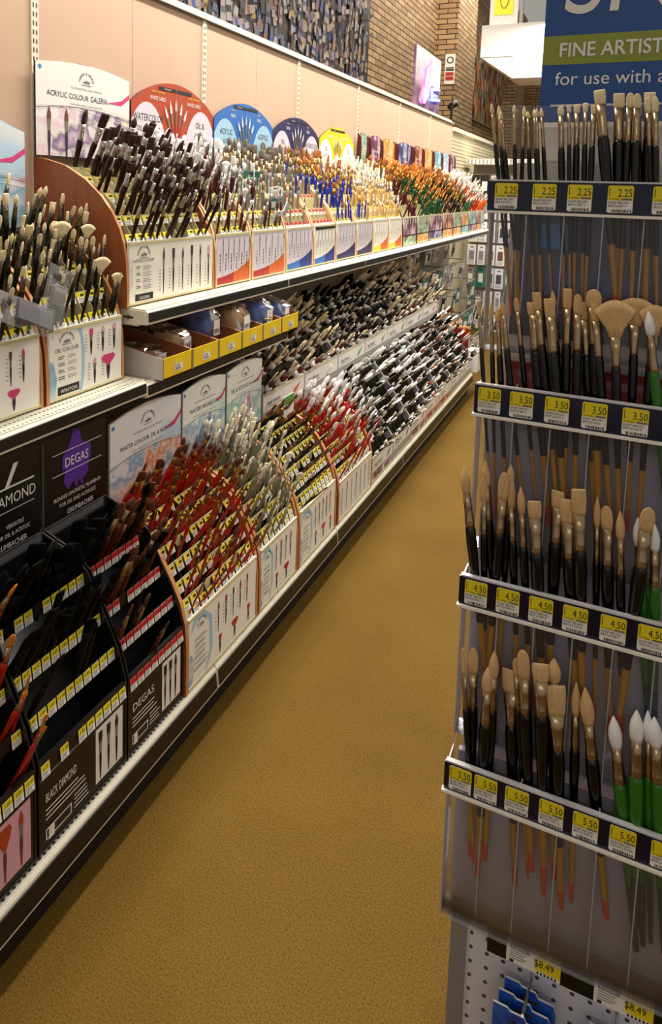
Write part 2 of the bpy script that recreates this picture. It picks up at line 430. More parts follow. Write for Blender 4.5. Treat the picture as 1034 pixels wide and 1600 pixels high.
shelf('gondola_shelf', 'white perforated shelf under the pink-pictured oil brush racks', J0 - P, J0, XT, 0.948, BK, None, True)
shelf('gondola_shelf', 'short white shelf under the row of yellow boxes', J0, J0 + P, XT, 0.938, BK, None)
# end brackets seen at the shelf ends
for nm, z, lb in (('end_bracket', 1.148, 'white end bracket with a slot at the near end of top shelf'), ('end_bracket', 0.938, 'white end bracket with a slot beside the yellow boxes')):
    b = MB(); fr = Frame((XT, J0 - 0.002, z), (1, 0, 0), (0, 0, 1))
    b.prism(fr, [(-0.33, 0), (0, -0.004), (0.004, -0.042), (-0.05, -0.046), (-0.33, -0.07)], 0, 0.003, 'white_enamel')
    b.rect(fr, -0.075, -0.04, -0.028, -0.022, 0.0035, 'slot_dark'); b.rect(fr, -0.062, -0.053, -0.031, -0.019, 0.0036, 'slot_dark')
    tag(b.build(nm), lb, 'bracket')
NB = 5
for k in range(-2, 4):
    a = J0 + P * k; e = min(a + P, 5.46)
    if e - a < 0.1: continue
    t = thing('base_deck', 'white bottom shelf over black kick plate, %s bay from near end' % ORD[k + 2], 'shelf', (XB, a, 0.16), 'bottom shelf sections'); L = e - a; g = 0.0015
    MB().box(BK - XB, -0.004, g, L - g, -0.012, 0, 'perforated_deck').build('deck', t)
    fr = Frame((0, 0, 0), (1, 0, 0), (0, 0, 1))
    MB().prism(fr, [(-0.04, -0.002), (-0.002, -0.002), (0.002, -0.008), (0.008, -0.066), (0.002, -0.07), (-0.04, -0.07)], -(L - g), -g, 'white_enamel').build('front_rail', t)
    MB().prism(fr, [(0.003, -0.014), (0.0052, -0.016), (0.0102, -0.059), (0.0075, -0.060)], -(L - g - .005), -g - .005, 'black_plastic').build('price_channel', t, label='black plastic price channel')
    MB().box(-0.05, -0.03, g, L - g, -0.16, -0.07, 'kick_black').build('kick_plate', t, label='black kick plate')

# ================================================================ BRUSHES
def brush_rings(st):
    L, w_, hl, kind = st['L'], st['w'], st['hl'], st['kind']
    fr = max(0.0022, min(w_ * 0.42, 0.0075)) if kind != 'n' else 0.005
    fl = st.get('fl', 0.035 + w_); hr = fr * 1.12 + st.get('fat', 0); Lh = L - fl - hl
    bands = st['bands']
    def band(t):
        for lim, mm in bands:
            if t <= lim + 1e-6: return mm
        return bands[-1][1]
    pts = [(0, .35), (0.01, .5), (0.12, .55), (0.121, .55), (0.40, .72), (0.401, .72), (0.7, .95), (0.88, 1.15), (0.97, 1.1), (1.0, fr / hr)]
    H = [(Lh * t, hr * q, hr * q, 0, band(t)) for t, q in pts]
    z = Lh; wide = w_ / 2
    fm = st['fm']
    if kind == 'n':   tx, ty = 0.008, 0.003
    elif kind in 'bf': tx, ty = wide * 0.92, max(0.0016, wide * 0.36)
    else: tx = ty = wide * 0.8
    F = [(z - .004, fr * 1.02, fr * 1.02, 0, fm), (z, fr * 1.06, fr * 1.06, 0, fm), (z + .002, fr * 1.16, fr * 1.16, 0, fm), (z + .004, fr * 1.02, fr * 1.02, 0, fm), (z + .007, fr * 1.16, fr * 1.16, 0, fm),
         (z + .009, fr * 1.04, fr * 1.04, 0, fm), (z + fl * .55, (fr + tx) / 2, (fr + ty) / 2 + (fr - ty) * .2, 0, fm), (z + fl, tx, ty, 0, fm)]
    z += fl; hm = st['hm']
    if kind == 'b': B = [(-.003, .95, .95, 0), (0.15, 1.02, 1.1, 0), (0.6, 1.1, .95, 0), (0.92, 1.08, .55, 0), (1.0, 1.0, .3, 0)]
    elif kind == 'f': B = [(-.003, .95, .95, 0), (0.2, 1.05, 1.15, 0), (0.5, 1.14, 1.0, 0), (0.75, 1.0, .75, 0), (0.9, .72, .5, 0), (0.98, .36, .3, 0), (1.0, .1, .12, 0)]
    elif kind == 'n': B = None
    else: B = [(-.003, .95, .95, 0), (0.15, 1.15, 1.15, 0), (0.4, 1.28, 1.28, 0), (0.62, 1.05, 1.05, 0), (0.82, .6, .6, 0), (0.95, .24, .24, 0), (1.0, .05, .05, 0)]
    if B: B = [(z + hl * a, tx * p, ty * q, bu, hm) for a, p, q, bu in B]
    else: B = [(z - .002, tx * .9, ty * .9, 0, hm), (z + hl * .25, wide * .45, .0026, hl * .04, hm), (z + hl * .55, wide * .85, .002, hl * .2, hm), (z + hl * .7, wide, .0013, hl * .3, hm)]
    return H, F, B
_bm = {}
def brush_mesh(st, detailed):
    key = (st['id'], st['kind'], round(st['w'], 4), round(st['hl'], 4), round(st['L'], 3), detailed)
    if key in _bm: return _bm[key]
    H, F, B = brush_rings(st)
    if detailed:
        n = st.get('n', 12)
        r = (MB().loft(H, n).mesh('handle', True), MB().loft(F, n).mesh('ferrule', True), MB().loft(B, n + 6).mesh('bristles', True))
    else:
        k = MB(); k.loft([H[0], H[2], H[3], H[5], H[7], H[9]], 6); k.loft([F[1], F[2], F[5], F[7]], 6); k.loft(B, 8)
        if st.get('sticker'):
            z0 = H[-1][0] * st['sticker']; r_ = H[7][1] * 1.45; k.loft([(z0, r_, r_, 0, 'tag_white'), (z0 + .024, r_, r_, 0, 'tag_white')], 6)
        r = k.mesh('paintbrush', True)
    _bm[key] = r; return r
def orient(butt, d, pref, spin=0.0):
    d = Vector(d).normalized(); w_ = Vector(pref); w_ = (w_ - d * w_.dot(d)).normalized(); q = d.cross(w_)
    c, s_ = math.cos(spin), math.sin(spin); x = w_ * c + q * s_; y = d.cross(x)
    M = Matrix((x, y, d)).transposed().to_4x4(); M.translation = Vector(butt); return M
def put_brush(st, M, label, group, detailed):
    nm = st['name']
    if detailed:
        h, f, b_ = brush_mesh(st, True)
        t = bpy.data.objects.new(nm, None); t.empty_display_size = .01; COL.objects.link(t); t.matrix_world = M
        for n, me in (('handle', h), ('ferrule', f), ('bristles', b_)): linked(n, me, t)
    else:
        t = linked(nm, brush_mesh(st, False), None, mtx=M)
    return tag(t, label, st['cat'], group)
def style(id_, name, cat, bands, fm, hm, kinds, sticker=None, desc=''):
    return dict(id=id_, name=name, cat=cat, bands=bands, fm=fm, hm=hm, kinds=kinds, sticker=sticker, desc=desc)
def sized(st, kind, w_, hl, L, **k):
    d = dict(st); d.update(kind=kind, w=w_, hl=hl, L=L, id=st['id'] + k.pop('x', ''), **k); return d
one = lambda m_: [(1.0, m_)]
ST = {
 'hog_black': style('hog_black', 'bristle_brush', 'bristle brush', [(0.12, 'tip_red'), (0.401, 'ochre_lacquer'), (1, 'black_lacquer')], 'nickel', 'hog_tan', 'b'),
 'taklon': style('taklon', 'green_brush', 'white brush', [(0.401, 'teal_lacquer'), (1, 'green_lacquer')], 'nickel', 'white_hair', 'p'),
 'winton': style('winton', 'oil_brush', 'oil brush', one('dark_green_lacquer'), 'pewter', 'hog', 'fbfp', desc='dark brush, cream bristles'),
 'galeria': style('galeria', 'acrylic_brush', 'acrylic brush', one('plum_lacquer'), 'silver', 'maroon_hair', 'bfbp', desc='dark plum brush with maroon head'),
 'whitesable': style('whitesable', 'white_sable_brush', 'synthetic brush', one('burgundy_lacquer'), 'silver', 'white_hair', 'pbbfbn', desc='burgundy brush with white head'),
 'greysable': style('greysable', 'grey_brush', 'grey brush', one('grey_lacquer'), 'nickel', 'grey_hair', 'bbfp', desc='grey brush with taupe head'),
 'navygold': style('navygold', 'sable_brush', 'sable brush', one('blue_lacquer'), 'gold', 'gold_hair', 'bfpb', desc='blue golden-headed brush'),
 'cream': style('cream', 'cream_brush', 'cream brush', one('wood_handle'), 'silver', 'cream_hair', 'bfbp', desc='pale brush with cream head'),
 'redgold': style('redgold', 'red_handled_brush', 'red brush', one('red_lacquer'), 'gold', 'brown_hair', 'pfbppfbpn', desc='red-handled brush with brown head'),
 'silverh': style('silverh', 'silver_handled_brush', 'silver brush', one('silver_lacquer'), 'silver', 'cream_hair', 'fpbffpbfn', desc='silvery olive brush'),
 'blackh': style('blackh', 'black_handled_brush', 'black brush', one('black_lacquer'), 'gold', 'brown_hair', 'pppf', desc='black-handled brush with brown head'),
 'redwhite': style('redwhite', 'red_white_brush', 'red brush', one('red_lacquer'), 'silver', 'white_hair', 'pbpf', desc='bright red brush with white head'),
 'degas': style('degas', 'brown_handled_brush', 'brown brush', one('brown_lacquer'), 'nickel', 'brown_hair', 'fbpf', desc='reddish brown brush'),
 'diamond': style('diamond', 'all_black_brush', 'dark brush', one('black_satin'), 'black_satin', 'black_hair', 'fbbp', desc='all-black brush'),
 'orangeh': style('orangeh', 'rust_brush', 'rust brush', one('red_lacquer'), 'nickel', 'orange_hair', 'fbpf', desc='rust-coloured brush'),
}
def add_style(id_, hm, hh, name, cat, desc, fm='silver', sticker=None, kinds='bfbp'):
    ST[id_] = style(id_, name, cat, one(hm), fm, hh, kinds, sticker, desc)
add_style('w_orange', 'forest_lacquer', 'orange_hair', 'watercolour_brush', 'watercolour brush', 'green brush with orange head', 'gold')
add_style('w_gold', 'burgundy_lacquer', 'gold_hair', 'watercolour_brush', 'watercolour brush', 'maroon brush with golden head', 'gold')
add_style('w_black', 'black_lacquer', 'gold_hair', 'watercolour_brush', 'watercolour brush', 'black brush with golden head', 'gold')
add_style('w_yellow', 'forest_lacquer', 'hog', 'watercolour_brush', 'watercolour brush', 'green brush with yellowish head', 'silver')
add_style('w_white', 'red_lacquer', 'white_hair', 'watercolour_brush', 'watercolour brush', 'red brush with white head', 'silver')
add_style('w_pink', 'orange_lacquer', 'pink_hair', 'watercolour_brush', 'watercolour brush', 'orange brush with pinkish head', 'silver')
add_style('c_white', 'black_lacquer', 'white_hair', 'barcoded_brush', 'barcoded brush', 'barcoded black brush with white head', 'silver', .62)
add_style('c_black', 'black_lacquer', 'black_hair', 'barcoded_brush', 'barcoded brush', 'barcoded black brush with dark head', 'silver', .62)
add_style('c_red', 'red_lacquer', 'white_hair', 'barcoded_brush', 'barcoded brush', 'barcoded red brush with white head', 'silver', .62)
add_style('c_brown', 'brown_lacquer', 'brown_hair', 'barcoded_brush', 'barcoded brush', 'barcoded brown brush with brown head', 'silver', .62)
add_style('c_orange', 'orange_lacquer', 'orange_hair', 'barcoded_brush', 'barcoded brush', 'barcoded orange brush', 'silver', .62)
add_style('r_cream', 'brown_lacquer', 'hog', 'wash_brush', 'wash brush', 'brown wash brush, cream bristles', 'silver', .62)
add_style('r_black', 'black_lacquer', 'black_hair', 'wash_brush', 'wash brush', 'black-headed wash brush', 'silver', .62)

# ================================================================ GRAPHICS
def draw_brush(b, fr, u, v, h, head, wd=0.008, c=0.0012, handle='grey_ink', kind='b'):
    b.poly(fr, [(u - wd * .12, v), (u + wd * .12, v), (u + wd * .32, v + h * .4), (u + wd * .28, v + h * .55), (u - wd * .28, v + h * .55), (u - wd * .32, v + h * .4)], c, handle)
    b.poly(fr, [(u - wd * .28, v + h * .55), (u + wd * .28, v + h * .55), (u + wd * .42, v + h * .78), (u - wd * .42, v + h * .78)], c, 'silver_lacquer')
    if kind == 'b': P_ = [(-.45, .78), (.45, .78), (.5, 1), (-.5, 1)]
    elif kind == 'n': P_ = [(-.3, .6), (.3, .6), (1.0, .78), (1.2, .9), (.8, 1.0), (-.8, 1.0), (-1.2, .9), (-1.0, .78)]
    else: P_ = [(-.42, .78), (.42, .78), (.4, .9), (0, 1.04), (-.4, .9)]
    b.poly(fr, [(u + wd * a, v + h * q) for a, q in P_], c + .0003, head)
def arc_text(b, fr, s_, cu, cv, r, size, c, m_, a0, a1):
    n = len(s_)
    for i, ch in enumerate(s_):
        if ch == ' ': continue
        a = math.radians(a0 + (a1 - a0) * i / max(1, n - 1))
        b.text(fr, ch, cu + r * math.cos(a), cv + r * math.sin(a), size, c, m_, 'C', rot=a - math.pi / 2)
def logo(b, fr, u, v, r, c=0.0013, m_='ink'):
    arc_text(b, fr, 'WINSOR & NEWTON', u, v, r, r * .42, c, m_, 165, 15)
    # griffin blob under the arched name
    P_ = [(-.62, .0), (-.45, .35), (-.2, .25), (0, .5), (.25, .3), (.55, .38), (.62, .1), (.4, -.05), (.2, .1), (-.1, -.05), (-.35, .08)]
    b.poly(fr, [(u + r * p * .9, v + r * q * .9) for p, q in P_], c, 'grey_ink')
    b.rect(fr, u - r * .8, u + r * .8, v - r * .22, v - r * .16, c, m_)
def lines(b, fr, u0, u1, v0, n, dv, th, m_='grey_ink', c=0.0013, rag=0.3):
    for i in range(n): b.rect(fr, u0, u1 - (u1 - u0) * rag * random.random(), v0 - i * dv, v0 - i * dv + th, c, m_)

# ================================================================ RACK
_tagm = {}
def tag_mesh(kind, w_, h_, txt=None):
    key = (kind, round(w_, 4), round(h_, 4), txt)
    if key in _tagm: return _tagm[key]
    b = MB(); fr = LW(0, 0, 0)
    b.rect(fr, -w_ / 2, w_ / 2, 0, h_, 0, 'tag_white', .0006)
    b.rect(fr, -w_ / 2, w_ / 2, h_ * .5, h_, .0007, 'tag_yellow' if kind == 'y' else 'tag_red')
    if txt: b.text(fr, txt, 0, h_ * .6, h_ * .38, .0010, 'ink', 'C', sx=.8)
    else: b.rect(fr, -w_ * .1, w_ * .35, h_ * .62, h_ * .85, .0009, 'ink')
    b.rect(fr, -w_ * .4, w_ * .35, h_ * .36, h_ * .42, .0009, 'grey_ink'); b.rect(fr, -w_ * .4, w_ * .2, h_ * .25, h_ * .3, .0009, 'grey_ink')
    for i in range(5): b.rect(fr, -w_ * .35 + i * w_ * .13, -w_ * .35 + i * w_ * .13 + w_ * .05, h_ * .05, h_ * .17, .0009, 'ink')
    _tagm[key] = b.mesh('price_tag'); return _tagm[key]
def prof_at(prof, t):
    L = [0]
    for a, c in zip(prof[:-1], prof[1:]): L.append(L[-1] + math.hypot(c[0] - a[0], c[1] - a[1]))
    s_ = t * L[-1]
    for i in range(1, len(prof)):
        if s_ <= L[i] + 1e-9:
            k = (s_ - L[i - 1]) / max(1e-9, L[i] - L[i - 1])
            return prof[i - 1][0] + (prof[i][0] - prof[i - 1][0]) * k, prof[i - 1][1] + (prof[i][1] - prof[i - 1][1]) * k
    return prof[-1]
PROF_A = [(0, 0), (0, .06), (-.004, .134), (-.014, .185), (-.028, .225), (-.055, .270), (-.092, .312), (-.148, .357), (-.223, .396), (-.30, .415), (-.345, .42)]
PROF_B = [(0, 0), (0, .14), (-.006, .20), (-.022, .255), (-.05, .31), (-.085, .365), (-.13, .41), (-.19, .44), (-.255, .45)]

def rack(label, rdesc, xf, y0, y1, z0, prof, hp, sides, cols, rows, brushes, panel, group, tagk='y', per=1.5, lean=25, leanj=7, vis=(0.13, 0.17), size=(0.006, 0.02), detailed=False, side_t=0.010, inset=0.018, rimm='cream_plastic', finm='cream_plastic', traym='tray_dark', panelm='cream_card', rowpts=None, rowsel=None, wallm='cream_plastic', bgroup=None, skew=0.0, fillf=None, tagw=.78, tilt=22, tags=True, tagtxt=None, hl=None):
    t = thing('brush_rack', label, 'brush rack', (xf, y0, z0), group)
    W = y1 - y0; smat, emat = sides
    fy = Frame((0, 0, 0), (1, 0, 0), (0, 0, 1))
    back = prof[-1][0]
    poly = list(prof) + [(back, 0)]
    for s_ in (0, W - side_t):
        b = MB(); b.prism(Frame((0, s_ + side_t, 0), (1, 0, 0), (0, 0, 1)), poly, 0, side_t, smat, emat); b.build('side_panel', t)
    # front panel
    b = MB(); b.box(-.008, -.002, side_t, W - side_t, .004, hp, panelm); b.box(-.003, .0, side_t, W - side_t, hp - .008, hp, rimm); b.box(-.003, .0, side_t, W - side_t, .004, .010, rimm)
    fp = b.build('front_panel', t)
    if panel:
        b = MB(); panel(b, LW(-.002, side_t + .002, .010), W - 2 * side_t - .004, hp - .020); g_ = b.build('printed_picture', fp, label='printed brush pictures')
    b = MB(); b.box(back, back + .006, side_t, W - side_t, 0, prof[-1][1] - .02, 'wood_maple' if smat == 'wood_maple' else traym)
    sl = [(x_ - .0, z_ - .10) for x_, z_ in prof if z_ >= hp - .001]
    b.prism(fy, [(-.02, .01)] + [(x_ - .04, max(.01, z_ - .075)) for x_, z_ in sl] + [(back, .01)], -(W - side_t), -side_t, traym); b.build('tray', t)
    # usable part of the profile, above the front panel
    up = [(x_, z_) for x_, z_ in prof if z_ > hp + .004]; up = [(-.006, hp - .002 + inset)] + up
    cw = (W - 2 * side_t) / cols
    rowp = []
    for r in range(rows):
        f_ = r / (rows - .4) if rowsel is None else rowsel[r]
        x_, z_ = prof_at(up, f_); rowp.append((x_ - .004, z_ - inset))
    if rowpts: rowp = [((x_ - .004) if i_ else -.010, z_) for i_, (x_, z_) in enumerate(rowpts)]
    for r, (x_, z_) in enumerate(rowp):
        if r:
            b = MB(); b.box(x_ - .002, x_, side_t, W - side_t, z_ - .030, z_, wallm)
            rw = b.build('row_wall', t)
        else: rw = fp
        if tags:
            me = tag_mesh(tagk if isinstance(tagk, str) else tagk(r), min(.034, cw * tagw), .028, None)
            for c_ in range(cols):
                if random.random() < .08: continue
                me_ = me
                if tagtxt: me_ = tag_mesh(tagk if isinstance(tagk, str) else tagk(r), min(.026, cw * tagw), .028, random.choice(tagtxt))
                linked('price_tag', me_, rw, (x_ + .001 + .028 * math.sin(math.radians(tilt)) + ((-.012 if tilt > 10 else .0085) if not r else 0), side_t + cw * (c_ + .5), z_ - .029 + ((.026 if tilt > 10 else -.004) if not r else 0))).rotation_euler = (0, math.radians(-tilt), 0)
    fin = MB(); top = [(x_ - .001, z_ - inset * .85) for x_, z_ in up]; top = [(x_ - .004, z_ - .002) for x_, z_ in top]; bot = [(x_ - .020, z_ - inset - .030) for x_, z_ in up]
    for k in range(len(top) - 1): finm and fin.prism(Frame((0, 0, 0), (1, 0, 0), (0, 0, 1)), [top[k], bot[k], bot[k + 1], top[k + 1]], -.0007, .0007, finm)
    fin = fin.mesh('divider') if finm else None
    for c_ in range(1, cols if finm else 1): linked('divider', fin, t, (0, side_t + cw * c_, 0))
    M0 = Vector((xf, y0, z0))
    for r, (x_, z_) in enumerate(rowp):
        for c_ in range(cols):
            fill = fillf(r, c_) if fillf else per
            n = int(fill) + (1 if random.random() < fill - int(fill) else 0)
            for j in range(n):
                sid = brushes(r, c_, rows, cols) if callable(brushes) else brushes
                st0 = ST[sid]; fr_ = r / max(1, rows - 1)
                kd = random.choice(st0['kinds'])
                q = min(1, max(0, fr_ + random.uniform(-.15, .15)))
                wq = size[0] + (size[1] - size[0]) * (round(q * 4) / 4)
                if kd == 'p': wq *= .7
                if kd == 'n': wq = .036
                h_l = (hl or 1.0) * (.010 + wq * 1.2) if kd != 'n' else .034
                L_ = random.choice((vis[0], (vis[0] + vis[1]) / 2, vis[1])) + .07
                st1 = sized(st0, kd, wq, h_l, L_, n=10)
                st1['fl'] = .022 + min(.03, wq * .9)
                th = math.radians(lean + random.uniform(-leanj, leanj)); sy = skew + random.uniform(-.10, .10)
                d = Vector((math.sin(th), sy, math.cos(th))).normalized()
                pp = M0 + Vector((x_ - .008 - .010 * j, side_t + cw * (c_ + .5 + random.uniform(-.25, .25)), z_))
                M = orient(pp - d * .065, d, (0, 1, 0), random.uniform(-.7, .7))
                who = '' if n == 1 else (' front' if j == 0 else ' rear')
                lab = '%s,%s of %s pocket, %s row, %s' % (st0['desc'], who, ORD[c_], ORD[r], rdesc)
                if n == 1: lab = '%s, %s pocket, %s row, %s' % (st0['desc'], ORD[c_], ORD[r], rdesc)
                put_brush(st1, M, lab, bgroup or ('brushes in the ' + rdesc), detailed)
    return t
# ---------------------------------------------------------------- front panel pictures
def panel_oil(title, box):
    def d(b, fr, w_, h):
        b.rect(fr, 0, w_, 0, h, .0006, 'cream_card')
        b.poly(fr, [(w_ * .36, h), (w_ * .40, h * .9), (w_ * .42, h * .6), (w_ * .41, h * .2), (w_ * .38, 0), (w_ * .42, 0), (w_ * .46, h * .3), (w_ * .46, h * .7), (w_ * .42, h)], .0009, 'sky_ink')
        b.poly(fr, [(0, 0), (w_ * .07, 0), (w_ * .09, h * .3), (w_ * .05, h * .55), (0, h * .6)], .0009, 'art_haze')
        logo(b, fr, w_ * .22, h * .83, h * .13)
        b.text(fr, title, w_ * .22, h * .70, h * .085, .0013, 'ink', 'C')
        for k in range(4):
            v = h * (.62 - k * .105); lines(b, fr, w_ * .11, w_ * .20, v, 2, h * .03, h * .012, 'ink'); lines(b, fr, w_ * .23, w_ * .35, v, 2, h * .03, h * .009)
        b.rect(fr, w_ * .10, w_ * .38, h * .03, h * .16, .0013, 'ink'); b.text(fr, box, w_ * .24, h * .06, h * .085, .0017, 'paper_white', 'C')
        for k, (q, kd) in enumerate(((.55, 'b'), (.72, 'n'), (.89, 'b'))):
            draw_brush(b, fr, w_ * q, h * .53, h * .42, 'pale_pink_ink' if k else 'pink_ink', .014, .0013, 'ink', 'f' if kd == 'n' else 'b'); lines(b, fr, w_ * (q - .085), w_ * (q - .05), h * .85, 6, h * .05, h * .012)
        for q, kd, wd in ((.60, 'f', .014), (.80, 'n', .024)):
            draw_brush(b, fr, w_ * q, h * .04, h * .42, 'pink_ink' if kd == 'n' else 'pale_pink_ink', wd, .0013, 'plum_ink', kd); lines(b, fr, w_ * (q - .10), w_ * (q - .06), h * .38, 6, h * .05, h * .012)
    return d
def panel_galeria(b, fr, w_, h):
    b.rect(fr, 0, w_, 0, h, .0006, 'cream_card')
    b.poly(fr, [(0, h * .2), (w_ * .04, h * .3), (w_ * .03, h * .6), (w_ * .05, h * .75), (0, h * .8)], .0009, 'art_galeria')
    logo(b, fr, w_ * .15, h * .80, h * .15); b.text(fr, 'ACRYLIC COLOUR', w_ * .15, h * .70, h * .075, .0013, 'ink', 'C', sx=.9)
    for k in range(4):
        v = h * (.62 - k * .115); lines(b, fr, w_ * .07, w_ * .12, v, 2, h * .03, h * .012, 'ink'); lines(b, fr, w_ * .14, w_ * .24, v, 3, h * .03, h * .009)
    b.rect(fr, w_ * .06, w_ * .25, h * .02, h * .14, .0013, 'ink'); b.text(fr, 'GALERIA', w_ * .155, h * .045, h * .075, .0017, 'paper_white', 'C')
    for k in range(6):
        q = .37 + k * .115; draw_brush(b, fr, w_ * q, h * .06, h * (.84 - .02 * (k % 3)), 'plum_ink' if k < 5 else 'pale_pink_ink', .010 + .003 * (k % 2), .0013, 'ink', 'b' if k % 2 else 'f')
        lines(b, fr, w_ * (q - .055), w_ * (q - .03), h * .5, 7, h * .06, h * .012)
def panel_sweep(base, c1, c2, n=6, strip=False):
    def d(b, fr, w_, h):
        b.rect(fr, 0, w_, 0, h, .0006, base)
        sw = [(0, h * .14)] + [(w_ * t / 8, h * (.14 + .20 * (t / 8) ** 1.5 + .12 * (t / 8) ** 5)) for t in range(1, 9)]
        b.poly(fr, [(0, 0), (w_, 0)] + sw[::-1], .0009, c1)
        b.poly(fr, [(0, 0), (w_ * .5, 0)] + [p for p in sw[::-1] if p[0] <= w_ * .51], .0011, c2)
        for k in range(n):
            u = w_ * (k + .5) / n; b.rect(fr, u + w_ * .4 / n, u + w_ * .43 / n, 0, h * .75, .0013, 'grey_ink')
            draw_brush(b, fr, u + w_ * .08, h * .45, h * .5, 'brown_ink' if k in (0, n - 1) else 'grey_ink', .006, .0013, 'grey_ink', 'f')
            for j in range(5): b.rect(fr, u - .003, u + .002, h * (.28 + .075 * j), h * (.28 + .075 * j) + h * random.uniform(.03, .06), .0014, 'ink')
        if strip: b.rect(fr, -.002, w_ + .002, h * .93, h * 1.02, .0014, 'ink')
    return d
def panel_sceptre(cols, head, title=True, blue=True):
    def d(b, fr, w_, h):
        b.rect(fr, 0, w_, 0, h, .0006, 'cream_card')
        if blue:
            b.poly(fr, [(w_ * .02, h * .80), (w_ * .09, h * .93), (w_ * .2, h * .93), (w_ * .27, h * .75), (w_ * .28, h * .3), (w_ * .22, 0), (w_ * .24, 0), (w_ * .32, h * .3), (w_ * .31, h * .8), (w_ * .2, h), (w_ * .06, h)], .0009, 'sky_ink')
            b.poly(fr, [(0, 0), (w_ * .05, h * .05), (w_ * .07, h * .35), (w_ * .03, h * .5), (0, h * .45)], .0009, 'art_gold')
        logo(b, fr, w_ * .16, h * .82, h * .10)
        for k in range(6): lines(b, fr, w_ * .07, w_ * .25, h * (.66 - k * .09), 2, h * .03, h * .010, 'ink' if k % 2 else 'grey_ink')
        for k in range(cols):
            q = .40 + k * .56 / cols
            draw_brush(b, fr, w_ * q, h * .42, h * .48, head if k % 2 else 'brown_ink', .008 + .003 * (k % 2), .0013, 'ink', 'b' if k % 3 else 'f')
            lines(b, fr, w_ * (q - .05), w_ * (q - .025), h * .8, 6, h * .06, h * .012)
            if k % 2 == 0: draw_brush(b, fr, w_ * (q + .03), h * .05, h * .3, head, .016, .0013, 'plum_ink', 'n' if k % 4 else 'b')
    return d
def panel_lanes(cols, head):
    def d(b, fr, w_, h):
        b.rect(fr, 0, w_, 0, h, .0006, 'paper_white')
        for k in range(cols):
            q = (k + .5) / cols; draw_brush(b, fr, w_ * q, h * .1, h * .8, head, .008, .0013, 'grey_ink', 'b' if k % 2 else 'f'); lines(b, fr, w_ * (q - .05), w_ * (q - .03), h * .7, 8, h * .06, h * .012)
    return d
def panel_art(art, art2):
    def d(b, fr, w_, h):
        b.rect(fr, 0, w_, 0, h * .33, .0006, art2); b.rect(fr, 0, w_, h * .33, h, .0006, art); b.rect(fr, 0, w_, h * .31, h * .36, .0009, 'ink')
        for k in range(5):
            u = w_ * (k + .5) / 5; b.rect(fr, u - .006, u + .006, h * .78, h, .001, 'cream_card'); draw_brush(b, fr, u, h * .4, h * .5, 'gold_hair', .006, .0013, 'paper_white', 'f')
    return d
def panel_black(title, w1=.62):
    def d(b, fr, w_, h):
        b.rect(fr, 0, w_, 0, h * .83, .0006, 'black_card'); b.rect(fr, 0, w_, h * .82, h * .85, .0009, 'grey_ink')
        b.text(fr, title, w_ * .05, h * .52, h * .15, .0013, 'paper_white', sx=min(1, 5.2 / len(title)) * .98)
        lines(b, fr, w_ * .05, w_ * .5, h * .42, 3, h * .055, h * .016, 'paper_white'); lines(b, fr, w_ * .36, w_ * .55, h * .24, 4, h * .05, h * .014, 'paper_white')
        b.rect(fr, w_ * .05, w_ * .33, h * .07, h * .20, .0011, 'paper_white'); b.rect(fr, w_ * .06, w_ * .32, h * .085, h * .185, .0013, 'black_card'); b.rect(fr, w_ * .08, w_ * .14, h * .05, h * .2, .0014, 'paper_white')
        b.rect(fr, w_ * w1, w_ * .97, h * .08, h * .78, .0011, 'paper_white')
        for k in range(3):
            u = w_ * (w1 + .05 + k * .105); draw_brush(b, fr, u + .002, h * .1, h * .62, 'black_card', .013, .0013, 'black_card', 'b' if k != 2 else 'f')
        b.poly(fr, [(w_ * .93 + .004 * math.cos(a * .7), h * .95 + .004 * math.sin(a * .7)) for a in range(9)], .003, 'blue_dot')
    return d
def panel_rust(b, fr, w_, h):
    b.rect(fr, 0, w_, 0, h * .83, .0006, 'black_card'); b.rect(fr, w_ * .2, w_ * .97, h * .08, h * .78, .0011, 'pale_pink_ink')
    for k in range(5): draw_brush(b, fr, w_ * (.28 + k * .15), h * .1, h * .62, 'rust_ink', .014, .0013, 'brown_ink', 'n' if k % 2 else 'f')
    b.poly(fr, [(w_ * .93 + .004 * math.cos(a * .7), h * .95 + .004 * math.sin(a * .7)) for a in range(9)], .003, 'blue_dot')
def panel_label(col, base, words):
    def d(b, fr, w_, h):
        b.rect(fr, 0, w_, 0, h, .0006, base); b.rect(fr, 0, w_, h - .062, h, .0016, 'paper_white')
        b.poly(fr, [(w_ * .70, h - .05), (w_ * .75, h - .03), (w_ * .92, h - .012), (w_ * .80, h - .045), (w_ * .74, h - .055)], .002, col)
        b.poly(fr, [(w_ * .04, h - .055), (w_ * .07, h - .03), (w_ * .06, h - .055)], .002, col)
        b.text(fr, words, w_ * .08, h - .040, .024, .0024, 'ink', sx=.75); lines(b, fr, w_ * .1, w_ * .5, h - .050, 1, .004, .003, c=.0024)
        if h < .2:
            for k in range(4): draw_brush(b, fr, w_ * (.2 + k * .2), .005, h - .075, 'paper_white', .008, .0016, 'grey_card', 'f')
    return d

BW = ('wood_brown', 'wood_edge'); MW = ('wood_maple', 'maple_edge'); RWD = ('dark_red_wood', 'dark_red_wood'); BK_ = ('black_card', 'black_card'); AC = ('acrylic_dusty', 'acrylic_edge')
UP = 'brush racks on the upper shelves'; LO = 'brush racks on the bottom shelf'
XR = -1.25
